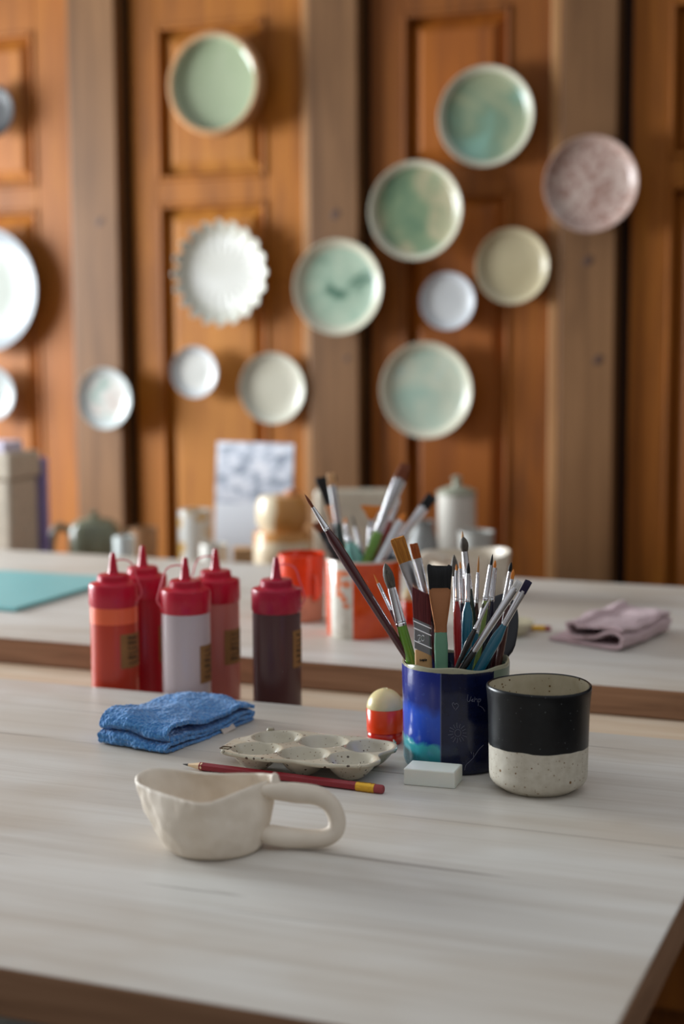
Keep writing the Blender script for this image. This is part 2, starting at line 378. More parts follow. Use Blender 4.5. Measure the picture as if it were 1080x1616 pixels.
def post(n, xa, xb, knots=()):
    e = bpy.data.objects.new('trim_%d' % n, None); link(e); struct(e)
    box('post_board', xa, xb, WY - 0.030, WY + 0.03, 0.0, 2.75, POST, e, 0.003)
    for px, py, r in knots:
        p = PY(px, py, WY - 0.030)
        lathe('knot', [(0, 0.0004), (r * 0.8, 0.0004), (r, 0.0)], KNOT, e, 20, fn=lambda rr, z, t: (rr * (1 + 0.2 * sin(2 * t)), z), loc=(p.x, p.y, p.z), rot=(pi / 2, 0, 0))
    return e
RZ0, RZ1 = zw(350, 318), zw(350, 282)
TRIM_LIT = door_wood('trim_wood_lit', srgb(132, 89, 51), srgb(172, 126, 79), srgb(187, 141, 95), 12.2)  # paler than the doors: light caught by the narrow strips, painted into the colour
door(1, xw(-260), xw(122), xw(-205), xw(64), RZ0, RZ1, zw(30, 50), 1)
post(1, xw(126), xw(199), [(158, 350, .009)])
door(2, xw(213), xw(481), xw(252), xw(424), RZ0, RZ1, zw(350, 32), 0)
post(2, xw(497), xw(574), [(530, 338, .010), (548, 566, .006)])
door(3, xw(586), xw(870), xw(636), xw(806), RZ0, RZ1, zw(700, 16), 2)
post(3, xw(889), xw(976), [(929, 412, .010), (945, 568, .010)])
door(4, xw(994), xw(1300), xw(1052), xw(1220), RZ0, RZ1, zw(1080, -2), 1)
struct(box('trim_4', xw(869), xw(886), WY - 0.012, WY + 0.03, 0.0, 2.6, TRIM_LIT, None, 0.004))
struct(box('trim_5', xw(482), xw(495), WY - 0.012, WY + 0.03, 0.0, 2.6, TRIM_LIT, None, 0.004))

# ------------------------------------------------------------------ tables
def slab(name, label, x0, x1, y0, y1, ztop, th, parent=None):
    t = thing(name, label, 'table', (0, 0, 0))
    V = [(x0, y0, ztop), (x1, y0, ztop), (x1, y1, ztop), (x0, y1, ztop)] + [(x0, y0, ztop - th), (x1, y0, ztop - th), (x1, y1, ztop - th), (x0, y1, ztop - th)]
    Fc = [(0, 1, 2, 3), (4, 7, 6, 5), (0, 4, 5, 1), (1, 5, 6, 2), (2, 6, 7, 3), (3, 7, 4, 0)]
    o = meshobj('tabletop', V, Fc, [WHITEWASH, EDGE], t, smooth=False, fmat=[0, 1, 1, 1, 1, 1]); bevel(o, 0.0015, 2)
    return t
T1 = slab('worktable', 'near whitewashed wooden worktable with the clay cup and mug on it', -2.35, -0.1715, 0.768, 1.4455, TOP, 0.032)
for x, y in ((-2.25, 0.86), (-2.25, 1.22), (-0.50, 1.00)): box('leg', x - .03, x + .03, y - .03, y + .03, 0, TOP - 0.032, EDGE, T1, 0.003)
T2 = slab('worktable', 'far whitewashed wooden worktable with the folded pink towel and teal mat', -2.35, 0.35, 1.6445, 2.330, TOP, 0.032)
for x, y in ((-2.25, 1.87), (-2.25, 2.24), (0.25, 2.24), (0.25, 1.87)): box('leg', x - .03, x + .03, y - .03, y + .03, 0, TOP - 0.032, EDGE, T2, 0.003)
LB = thing('bench', 'pale pine bench running between the two worktables', 'bench', (0, 0, 0))
box('bench_board', -2.5, 0.6, 1.4465, 1.6435, TOP - 0.032 - 0.03, TOP - 0.032, PINE, LB)
for x in (-2.4, 0.5):
    for y in (1.485, 1.605): box('leg', x - .03, x + .03, y - .03, y + .03, 0, TOP - 0.062, PINE, LB, 0.003)
SBZ = 0.655
SB = thing('sideboard', 'low wooden sideboard against the panelled wall behind the far table', 'sideboard', (0, 0, 0))
box('sideboard_top', -2.6, 0.3, 2.40, 2.86, SBZ - 0.03, SBZ, DW[2], SB, 0.003)
box('cabinet', -2.55, 0.25, 2.44, 2.84, 0.05, SBZ - 0.03, DW[2], SB)
box('plinth', -2.5, 0.2, 2.48, 2.82, 0.0, 0.05, DW[2], SB)

# ------------------------------------------------------------------ plates on the wall
CREAM = srgb(205, 198, 176); PALE = srgb(196, 200, 186)
def plate(px, py, wpx, hpx, label, mat, Y=None, depthm=0.020, name='plate', cat='plate', scallop=0, rimfrac=0.84, clay=None, group=None):
    Yb = ((WY - 0.008) if Y is None else Y) - 0.012
    c = PY(px, py, Yb - depthm)
    w = depth(c); R = hpx / 2 * w / F * 1.0
    t = thing(name, label, cat, (c.x, Yb, c.z), 0, group); t.rotation_euler = (pi / 2, 0, 0)
    h, a = depthm, rimfrac
    fn = None
    if scallop:
        def fn(r, z, th):
            k = max(0, (r / R - 0.45) / 0.55); s = abs(cos(scallop * th / 2)) 
            return r * (1 + 0.15 * k * (s - 0.62)), z + 0.010 * k * (s - .5)
    prof = [(0, 0.006), (R * a * .5, 0.006), (R * a * 0.92, 0.0065), (R * a, 0.009), (R * (a + 0.03), 0.012), (R * (a + (1 - a) * .8), h - 0.002), (R * 0.985, h), (R, h - 0.001), (R * 0.995, h - 0.004),
            (R * (a + 0.02), 0.004), (R * a * 0.8, 0.0015), (R * a * 0.78, 0.0), (0, 0.0)]
    if clay is not None:
        prof = [(0, 0.032), (R * .78, 0.032), (R * .83, 0.034), (R * .86, 0.038), (R * 0.885, h - .001), (R * .90, h + .001)]
        lathe('glazed_inside', prof[:6], mat, t, 96, fn)
        lathe('clay_body', [(R * .898, h + .001), (R * .95, h + .002), (R, h - 0.003), (R * 0.99, h * .5), (R * .90, 0.003), (R * .88, 0), (0, 0)], clay, t, 96)
    else:
        o = lathe('body', prof, mat, None, 128 if scallop else 96, fn, auto=70)
        # a plain plate is a single mesh: use it as the thing itself
        o.location = t.location; o.rotation_euler = t.rotation_euler; o.name = name
        bpy.data.objects.remove(t); o.name = name; o.data.name = name; tag(o, label, cat, group); t = o
    return t
def g3(*s): return s
W4 = [(0.3, srgb(96, 140, 112)), (0.45, srgb(140, 160, 124)), (0.6, srgb(170, 168, 130)), (0.75, srgb(150, 176, 150))]
WB = WY - 0.031
plate(-27, 457, 178, 196, 'large pale green plate with white rim cut by the left edge', glaze('glaze_p1', [(0.3, srgb(141, 143, 132)), (0.7, srgb(151, 156, 146))], srgb(154, 159, 163), 0.098, 1), depthm=0.022)
plate(-15, 621, 80, 87, 'small pale teal plate at the left edge under the largest plate', glaze('glaze_p2', [(0.3, srgb(139, 150, 147)), (0.7, srgb(157, 159, 154))], srgb(158, 164, 166), 0.040, 2), depthm=0.016)
plate(-16, 175, 68, 85, 'black round plate high at the left edge', glaze('glaze_p3', [(0.3, srgb(22, 22, 24)), (0.7, srgb(34, 34, 36))], srgb(20, 20, 22), 0.04, 3, rough=0.6), depthm=0.018)
plate(164, 629, 82, 97, 'pearly small plate with green and white swirls on the left post', glaze('glaze_p4', [(0.35, srgb(155, 173, 165)), (0.5, srgb(205, 204, 198)), (0.65, srgb(192, 179, 171))], srgb(192, 199, 198), 0.046, 4, 22, 0.12), WB, 0.018)
plate(336, 131, 148, 163, 'celadon green shallow bowl with orange clay rim high on the wall', glaze('glaze_p5', [(0.3, srgb(152, 165, 135)), (0.7, srgb(164, 174, 146))], srgb(175, 175, 149), 0.089, 5, rough=0.1), depthm=0.050, clay=plain('orange_clay', srgb(184, 139, 96), 0.6), name='bowl', cat='bowl')
plate(347, 431, 150, 160, 'white scalloped flower-shaped plate', glaze('glaze_p6', [(0.3, srgb(205, 204, 195)), (0.7, srgb(220, 220, 214))], srgb(201, 200, 188), 0.075, 6), depthm=0.024, scallop=20)
plate(306, 587, 73, 82, 'small white plate below the scalloped flower plate', glaze('glaze_p7', [(0.3, srgb(198, 198, 192)), (0.7, srgb(212, 212, 207))], srgb(197, 200, 201), 0.036, 7), depthm=0.016)
plate(429, 613, 98, 113, 'cream plate with raised rim lower right of the scalloped plate', glaze('glaze_p8', [(0.3, srgb(184, 180, 162)), (0.7, srgb(196, 192, 176))], srgb(195, 193, 178), 0.056, 8), depthm=0.018)
plate(532, 453, 135, 151, 'pale green plate with a dark green brush smear on the middle post', glaze('glaze_p9', [(0.33, srgb(80, 113, 95)), (0.43, srgb(151, 174, 154)), (0.6, srgb(171, 187, 166)), (0.72, srgb(183, 174, 149))], srgb(198, 194, 174), 0.078, 9.4, 12), WB)
plate(655, 332, 144, 156, 'dark green and ochre mottled plate right of the middle post', glaze('glaze_p10', [(0.3, srgb(87, 117, 93)), (0.48, srgb(120, 139, 108)), (0.58, srgb(165, 159, 128)), (0.75, srgb(175, 168, 137))], srgb(198, 194, 174), 0.084, 10.2), WB)
plate(766, 183, 146, 158, 'mottled turquoise and olive plate, the highest on the right', glaze('glaze_p11', [(0.3, srgb(130, 171, 156)), (0.45, srgb(115, 138, 115)), (0.6, srgb(150, 156, 126)), (0.75, srgb(129, 138, 112))], srgb(198, 194, 174), 0.084, 11.7))
plate(932, 290, 146, 152, 'pink speckled plate on the right-hand post', glaze('glaze_p12', [(0.3, srgb(188, 161, 151)), (0.7, srgb(194, 174, 164))], srgb(182, 155, 143), 0.084, 12, spots=(srgb(152, 116, 104), 90)), WB)
plate(808, 420, 112, 120, 'plain khaki yellow plate between the white and pink plates', glaze('glaze_p13', [(0.3, srgb(171, 158, 125)), (0.7, srgb(184, 172, 140))], srgb(192, 180, 150), 0.062, 13), depthm=0.018)
plate(706, 475, 84, 91, 'small bluish white plate in the cluster of green plates', glaze('glaze_p14', [(0.3, srgb(192, 194, 195)), (0.7, srgb(206, 208, 208))], srgb(197, 200, 204), 0.040, 14), depthm=0.016)
plate(672, 616, 140, 153, 'pale sage plate with white rim, the lowest of the cluster', glaze('glaze_p15', [(0.35, srgb(151, 173, 158)), (0.55, srgb(180, 185, 166)), (0.7, srgb(165, 185, 174))], srgb(198, 194, 174), 0.080, 15))

# ------------------------------------------------------------------ back of the room: things on the sideboard
def base_at(px, Y, z): 
    d = ray(px, 880); p = EYE + d * (Y / d.y); return Vector((p.x, Y, z))
def ztop(px, py, Y): return PY(px, py, Y).z
def wpx(px, n, Y): return n * depth(Vector((PY(px, 850, Y).x, Y, 0.75))) / F
OFFW = plain('off_white_glaze', srgb(214, 210, 200), 0.3, 0.03, 20)
# bin at the left edge
b = thing('storage_bin', 'beige lidded storage bin at the left edge by the wall', 'bin', (0, 0, 0))
BX1 = PY(19, 850, 2.50).x; zt_ = ztop(40, 713, 2.55)
BEIGE = plain('beige_plastic', srgb(190, 178, 160), 0.45)
box('body', BX1 - 0.30, BX1 - 0.004, 2.504, 2.600, SBZ, zt_ - 0.050, BEIGE, b, 0.008)
box('lid', BX1 - 0.304, BX1, 2.498, 2.606, zt_ - 0.050, zt_, BEIGE, b, 0.005)
pb = box('paper_pad', BX1 - 0.26, BX1 - 0.020, 2.51, 2.575, zt_, zt_ + 0.020, plain('lilac_white_paper', srgb(214, 208, 228), 0.7), None, 0.001)
tag(pb, 'lilac white paper pad lying on the beige bin', 'paper')
pu = box('folder', BX1 - 0.12, PY(77, 850, 2.62).x, 2.612, 2.626, SBZ, ztop(72, 722, 2.62), plain('purple_card', srgb(150, 138, 190), 0.6), None, 0.002)
tag(pu, 'purple folder standing behind the beige bin, its edge showing', 'folder')
# teapot
SAGE = plain('sage_green_glaze', srgb(128, 134, 112), 0.25, 0.08, 30)
p = base_at(150, 2.72, SBZ); tp = thing('teapot', 'low sage green teapot with a loop handle beside the beige bin', 'teapot', p, yaw_at(152))
rr = wpx(150, 84, 2.72) / 2; hh = ztop(150, 826, 2.72) - SBZ
lathe('body', [(0, 0), (rr * .8, 0), (rr * .95, hh * .1), (rr, hh * .5), (rr * .97, hh * .9), (rr * .85, hh), (0, hh)], SAGE, tp)
lathe('lid', [(rr * .8, hh), (rr * .7, hh + .006), (.012, hh + .012), (.006, hh + .016), (.010, hh + .024), (0, hh + .027)], SAGE, tp, 32)
tube('handle', smoothpath([(-rr * .9, 0, hh * .85), (-rr * 1.35, 0, hh * .95), (-rr * 1.6, 0, hh * .6), (-rr * 1.5, 0, hh * .2), (-rr * .95, 0, hh * .12)]), 0.0075, SAGE, tp)
tube('spout', smoothpath([(rr * .9, 0, hh * .3), (rr * 1.15, 0, hh * .5), (rr * 1.25, 0, hh * .85)]), [0.010 - 0.0003 * i for i in range(17)], SAGE, tp)
def pot(px, wp, topy, Y, label, mat, name='pot', cat='pot', prof=None, open_=True, z0=SBZ, hpx=None):
    q = base_at(px, Y, z0); R_ = wpx(px, wp, Y) / 2; h_ = ztop(px, topy, Y) - z0
    t = None
    if prof is None: prof = [(0.8, 0), (.95, .05), (1, .3), (1, .97), (.97, 1)]
    P_ = [(0, 0)] + [(a * R_, c * h_) for a, c in prof]
    if open_: P_ += [(R_ * prof[-1][0] - .004, h_ - .001), (R_ * .85, h_ * .6), (R_ * .8, .008), (0, .008)]
    else: P_ += [(0, h_)]
    o = lathe(name, P_, mat, None, 48); o.location = q; o.rotation_euler = (0, 0, yaw_at(px)); tag(o, label, cat); return o, R_, h_
pot(197, 34, 846, 2.50, 'tiny white and pale teal cup on the sideboard', plain('white_teal_glaze', srgb(206, 214, 212), 0.25), 'cup', 'cup')
pot(228, 44, 832, 2.60, 'small tan clay bowl right of the teapot', plain('tan_clay', srgb(160, 118, 80), 0.6), 'bowl', 'bowl', [(.5, 0), (.8, .15), (.95, .6), (1, 1)])
def jarmat():
    n = NT('white_ochre_jar_glaze'); a = n.noise(n.coord(), 26, 2); n.color(n.ramp(a, [(0.52, srgb(214, 214, 208)), (0.62, srgb(206, 160, 72))])); n.set(rough=0.25); return n.m
pot(309, 52, 804, 2.62, 'tall white jar with ochre spots left of the printed leaflet', jarmat(), 'jar', 'jar')
# printed leaflet standing
def printmat():
    n = NT('printed_card'); o = n.xyz(); a = n.noise(n.coord((1, 1, 1.6)), 26, 4, 0.6, 0.5)
    pic = n.ramp(a, [(0.34, srgb(104, 114, 132)), (0.5, srgb(190, 196, 208)), (0.62, srgb(222, 222, 228))])
    n.color(n.mix(n.math('GREATER_THAN', o[2], 0.135), srgb(222, 226, 232), pic)); n.set(rough=0.5); return n.m
p = base_at(396, 2.80, SBZ); hw = wpx(396, 120, 2.80) / 2 / cos(yaw_at(396) + radians(6)); hz = ztop(396, 699, 2.8) - SBZ
lf = box('leaflet', -hw, hw, -0.002, 0.002, 0, hz, printmat(), None); lf.location = p; lf.rotation_euler = (radians(-5), 0, radians(-6))
tag(lf, 'white card leaflet with a grey-blue printed picture standing by the wall', 'leaflet')
pot(338, 44, 858, 2.46, 'small white tub in front of the leaflet', OFFW, 'tub', 'tub')
bx = box('cardboard_box', -0.017, 0.017, -0.02, 0.02, 0, ztop(384, 864, 2.45) - SBZ, plain('tan_card', srgb(206, 160, 112), 0.7), None, 0.002, loc=base_at(384, 2.45, SBZ)); bx.rotation_euler = (0, 0, .4)
tag(bx, 'small tan cardboard box in front of the leaflet', 'box')
def honey(name, split):
    n = NT(name); o = n.xyz(); a = n.noise(n.coord(), 14, 3); m = n.math('GREATER_THAN', n.math('ADD', o[split[0]], n.math('MULTIPLY', a, 0.03)), split[1])
    n.color(n.mix(m, srgb(226, 208, 176), srgb(206, 146, 80))); n.set(rough=0.3); return n.m
o1, r1, h1 = pot(446, 90, 838, 2.56, 'cream jar with a tan shoulder, lower of the stacked pair', honey('cream_tan_glaze', (2, 0.115)), 'jar', 'jar', open_=False)
q = base_at(446, 2.56, SBZ + h1); R_ = wpx(446, 82, 2.56) / 2; h_ = ztop(446, 778, 2.56) - SBZ - h1
o = thing('jar', 'round amber and cream lidded jar, upper of the stacked pair', 'jar', q, yaw_at(446))
lathe('body', [(0, 0), (R_ * .8, 0), (R_, h_ * .25), (R_, h_ * .7), (R_ * .85, h_ * .92), (0, h_)], honey('amber_cream_glaze', (0, 0.002)), o, 48)
lathe('lid_knob', [(.014, h_ * .93), (.012, h_ + .004), (0, h_ + .008)], plain('tan_wood_knob', srgb(190, 120, 76), .5), o, 24, loc=(.018, 0, 0))
# cream slab dish standing behind the back brushes
p = base_at(560, 2.74, SBZ); hw = wpx(560, 126, 2.74) / 2; hz = ztop(560, 772, 2.74) - SBZ
sd = box('tray', -hw, hw, -0.012, 0.012, 0, hz, plain('cream_glaze', srgb(206, 196, 176), 0.35), None, 0.010, loc=p, rot=(radians(-4), 0, yaw_at(560)))
tag(sd, 'cream ceramic tray standing on edge behind the far brush pot', 'tray')
# canister
p = base_at(721, 2.66, SBZ); cn = thing('canister', 'white ceramic canister with a grey-green knobbed lid', 'canister', p, yaw_at(721))
R_ = wpx(721, 60, 2.66) / 2; h_ = ztop(721, 780, 2.66) - SBZ
lathe('body', [(0, 0), (R_, 0), (R_, h_), (0, h_)], OFFW, cn, 48)
lathe('lid', [(R_ * 1.03, h_), (R_ * 1.03, h_ + .006), (R_ * .6, h_ + .012), (.008, h_ + .016), (.006, h_ + .022), (.010, h_ + .030), (0, h_ + .034)], plain('grey_green_glaze', srgb(160, 162, 144), .3), cn, 48)
pg, R_, h_ = pot(668, 60, 822, 2.56, 'grey pewter-coloured jug left of the white canister', plain('pewter_grey', srgb(140, 142, 140), 0.35), 'jug', 'jug', [(.8, 0), (1, .3), (.8, .75), (.55, .9), (.6, 1)])
pot(752, 56, 838, 2.46, 'pale grey bowl in front of the white canister', plain('pale_grey_glaze', srgb(186, 186, 180), 0.35), 'bowl', 'bowl', [(.5, 0), (.8, .3), (1, 1)])

# ------------------------------------------------------------------ things on the far table
def mat_sheet():
    x0, x1, y0, y1 = -1.425, -1.208, 1.803, 2.092
    n = plain('teal_mat', srgb(124, 188, 190), 0.42, 0.03, 12)
    o = box('cutting_mat', x0, x1, y0, y1, TOP, TOP + 0.006, n, None, 0.002)
    return tag(o, 'teal rectangular mat on the far table left side', 'mat')
mat_sheet()
# orange cup
p = PZ(477, 978); oc = thing('cup', 'cup with orange glazed top half and pink clay base beside the orange-white pot', 'cup', (p.x, p.y, TOP), yaw_at(477))
w_ = depth(p); R_ = 74 / 2 * w_ / F; h_ = 0.088
lathe('glazed_top', [(R_ * .97, h_ * .40), (R_ * 1.0, h_), (R_ * .95, h_ + .001), (R_ * .9, h_ * .5), (0, .01)], plain('orange_glaze', srgb(222, 62, 22), 0.15, 0.03), oc, 64)
lathe('clay_base', [(0, 0), (R_ * .82, 0), (R_ * .92, .004), (R_ * .97, h_ * .40)], plain('pink_clay', srgb(196, 132, 108), 0.5), oc, 64)
ang = radians(-60)
hp = [(R_ * .98 * cos(ang), R_ * .98 * sin(ang), h_ * .72), (R_ * 1.3 * cos(ang), R_ * 1.3 * sin(ang), h_ * .66), (R_ * 1.32 * cos(ang), R_ * 1.32 * sin(ang), h_ * .42), (R_ * .97 * cos(ang), R_ * .97 * sin(ang), h_ * .36)]
tube('handle', smoothpath(hp, 6), 0.0032, plain('orange_glaze_handle', srgb(222, 70, 34), 0.12), oc)
# orange / white brush pot
pc = PZ(574, 1000); OPW = depth(pc); R2 = 118 / 2 * OPW / F
op = thing('brush_pot', 'orange and white glazed pot holding brushes on the far table', 'pot', (pc.x, pc.y, TOP), yaw_at(574))
H2 = 0.097
def facet(k, amt):
    return lambda r, z, t: (r * (1 - amt * (1 - abs(cos(k * t)))), z)
lathe('body', [(0, 0), (R2 * .93, 0), (R2 * .98, .004), (R2, .03), (R2 * 1.0, H2 - .002), (R2 * .975, H2), (R2 * .93, H2 - .002), (R2 * .9, .02), (R2 * .88, .006), (0, .006)], holder_orange(), op, 96, facet(4, .03))
# cream mug
pm_ = PZ(742, 938); cm = thing('mug', 'wide cream handmade mug behind the front brushes on the far table', 'mug', (pm_.x, pm_.y, TOP), yaw_at(742))
wm = depth(pm_); R_ = 128 / 2 * wm / F; h_ = PY(742, 872, pm_.y).z - TOP
CRM = plain('cream_mug_glaze', srgb(214, 202, 184), 0.3, 0.02)
lathe('body', [(0, 0), (R_ * .76, 0), (R_ * .82, .005), (R_ * .97, h_ * .7), (R_, h_), (R_ * .95, h_ + .001), (R_ * .9, h_ * .6), (R_ * .72, .01), (0, .008)], CRM, cm, 64, lambda r, z, t: (r, z + (z > .03) * .003 * sin(2 * t + 1)))
tube('handle', smoothpath([(-R_ * .6, -R_ * .75, h_ * .92), (-R_ * 1.05, -R_ * .8, h_ * 1.0), (-R_ * 1.25, -R_ * .9, h_ * .6), (-R_ * 1.0, -R_ * .75, h_ * .25), (-R_ * .6, -R_ * .6, h_ * .2)], 8), (0.006, 0.009), CRM, cm)
# dish + far pencil
pd = PZ(800, 1001); ds = lathe('dish', [(0, 0), (.022, 0), (.031, .010), (.0345, .017), (.0325, .0165), (.020, .005), (0, .005)], plain('cream_dish_glaze', srgb(196, 188, 160), .25), None, 64)
ds.location = (pd.x, pd.y, TOP); tag(ds, 'small pale dish on the far table behind the black mug', 'dish')

def pencil(label, a, b, body, r=0.0036, tipped=True):
    a, b = Vector(a), Vector(b); d = (b - a); Ln = d.length; z = d.normalized(); y = (Vector((0, 0, 1)) - z * z.z).normalized(); x = y.cross(z)
    m = Matrix((x, y, z)).transposed().to_4x4(); m.translation = a
    t = thing('pencil', label, 'pencil', matrix=m)
    def hexs(s): return [(s * cos(pi / 6 + i * pi / 3), s * sin(pi / 6 + i * pi / 3)) for i in range(6)]
    def prism(name, z0, z1, mat, s=r):
        V = [(x_, y_, zz) for zz in (z0, z1) for x_, y_ in hexs(s)]
        F_ = [tuple(range(6))[::-1], tuple(range(6, 12))] + [(i, (i + 1) % 6, 6 + (i + 1) % 6, 6 + i) for i in range(6)]
        o = meshobj(name, V, F_, mat, t, smooth=False); bevel(o, .0004, 2); return o
    lt = 0.017
    lathe('sharpened_wood', [(r * .98, lt + .002), (r * .30, .0055), (0, .0055)], plain('cedar_wood', srgb(222, 190, 150), .6), t, 12, lambda rr, zz, tt: (rr, zz + (.0016 * abs(cos(3 * tt)) if zz > lt else 0)), auto=25)
    lathe('graphite_point', [(r * .30, .0055), (r * .08, 0), (0, 0)], plain('graphite', srgb(50, 50, 52), .35), t, 12)
    prism('barrel', lt, Ln - .024, body)
    lathe('ferrule', [(0, Ln - .024), (r * 1.02, Ln - .024), (r * 1.08, Ln - .022), (r * 1.0, Ln - .0205), (r * 1.08, Ln - .019), (r * 1.06, Ln - .014), (r * 1.12, Ln - .012), (r * 1.0, Ln - .0105), (r * 1.08, Ln - .009), (r * 1.0, Ln - .0075), (0, Ln - .0075)], GOLD, t, 32, auto=25)
    lathe('eraser_tip', [(r * .96, Ln - .0075), (r * .96, Ln - .0012), (r * .75, Ln), (0, Ln)], plain('dusty_red_rubber', srgb(150, 62, 66), .75), t, 32)
    return t
DRED = plain('dark_red_pencil_paint', srgb(136, 22, 34), 0.35, 0.04, 200)
pa, pb2 = PZ(730, 989, TOP + .0032), PZ(870, 992, TOP + .0032)
pencil('pencil with a golden ferrule on the far table beside the pink towel', (pa.x, pa.y, pa.z), (pb2.x, pb2.y, pb2.z), DRED)

# folded cloths
def cloth(name, label, path, O_, A, B, length, mat, th=0.0045, amp=0.003, seed=0.0, shear=0.0, nb=60, edge=None):
    """sheet folded along a 2-D path (s, z) in the plane of A, extruded along B"""
    P2 = smoothpath([Vector((s, 0, z)) for s, z in path], 10); n = len(P2); V = []
    for side in (1, -1):
        for i in range(n):
            t = (P2[min(i + 1, n - 1)] - P2[max(i - 1, 0)]).normalized(); nr = Vector((-t.z, 0, t.x)) * (th / 2 * side)
            for j in range(nb + 1):
                b = j / nb; s_, z_ = P2[i].x + nr.x, P2[i].z + nr.z
                w = O_ + A * s_ + B * (b * length) 
                k = min(1, max(0, z_ / 0.012))
                q = Vector((w.x * 26, w.y * 26, seed)); q2 = Vector((w.x * 70, w.y * 70, seed + 5))
                dz = amp * k * (noise.noise(q) * 1.3 + 0.35 * noise.noise(q2))
                e = 0.0022 * noise.noise(Vector((s_ * 60, z_ * 120, seed + 9))) + (edge(s_, z_, b) if edge else 0)
                w = w + B * (e * (1 if b > .5 else -1) * abs(2 * b - 1) ** 2) + A * (0.002 * noise.noise(Vector((b * 5, z_ * 200, seed + 3))))
                V.append((w.x, w.y, w.z + max(z_, 0.0004) * (1 + shear * b) + dz))
    Fc = []; st = n * (nb + 1); W_ = nb + 1
    for i in range(n - 1):
        for j in range(nb):
            a = i * W_ + j; Fc.append((a, a + 1, a + W_ + 1, a + W_)); a += st; Fc.append((a, a + W_, a + W_ + 1, a + 1))
    for i in range(n - 1):
        for j in (0, nb): a = i * W_ + j; Fc.append((a, a + W_, a + W_ + st, a + st))
    for j in range(nb):
        for i in (0, n - 1): a = i * W_ + j; Fc.append((a, a + 1, a + 1 + st, a + st))
    o = meshobj(name, V, Fc, mat, None, auto=75); return o
# pink towel: fold loops face the camera
PINK = terry('pink_cotton', srgb(196, 164, 168), srgb(216, 190, 192), 500)
Fl, Fr, Br = PZ(884, 1014), PZ(984, 1031), PZ(1060, 999)
A = (Fr - Fl); la = A.length; A.normalize(); B = (Br - Fr); lb = B.length; B.normalize()
path = [(-.016, .003), (.0, .003), (la * .5, .0035), (la * .9, .004), (la - .004, .009), (la - .003, .016), (la - .014, .0205), (la * .72, .0195), (la * .58, .0135), (la * .42, .0115), (la * .2, .0125), (.012, .020), (.010, .026), (.022, .0285), (la * .3, .024), (la * .6, .0255), (la * .86, .0255), (la - .002, .0235)]
pt = cloth('towel', '', path, Fl, A, B, lb * 1.0, PINK, .0036, .0035, 3.0); tag(pt, 'folded pink cotton towel on the far table', 'towel')
# second yellow-and-orange shaker
def shaker(p, label, s=1.0):
    t = thing('shaker', label, 'shaker', (p.x, p.y, TOP), 0)
    R_ = .0172 * s
    lathe('translucent_base', [(0, 0), (R_ * .86, 0), (R_ * .93, .0015), (R_ * .95, .004), (R_ * .95, .0100 * s), (R_ * .9, .0108 * s)], plain('red_translucent_plastic', srgb(214, 34, 10), .1, .02, coat=.4, sss=.2), t, 64)
    lathe('orange_cup', [(R_ * .9, .0108 * s), (R_ * .985, .0113 * s), (R_ * 1.0, .0322 * s), (R_ * .96, .0328 * s)], plain('orange_plastic', srgb(244, 66, 12), .22, .02), t, 64)
    hz = .0328 * s; prof = [(R_ * .98, hz)] + [(R_ * .99 * cos(a), hz + R_ * 1.02 * sin(a)) for a in [i * pi / 2 / 14 for i in range(1, 14)]]
    prof = prof[:-1] + [(.0022, prof[-2][1] + .0008), (.0016, prof[-2][1] - .0004), (0, prof[-2][1] - .001)]
    lathe('cream_dome', prof, plain('cream_plastic', srgb(232, 214, 158), .35, .015, sss=.15), t, 64)
    return t
p_ = PZ(655, 985); shaker(p_, 'cream and orange shaker on the far table half hidden by the front brushes')
p_ = PZ(608, 1171); shaker(p_, 'cream-domed orange shaker beside the blue pot on the near table')

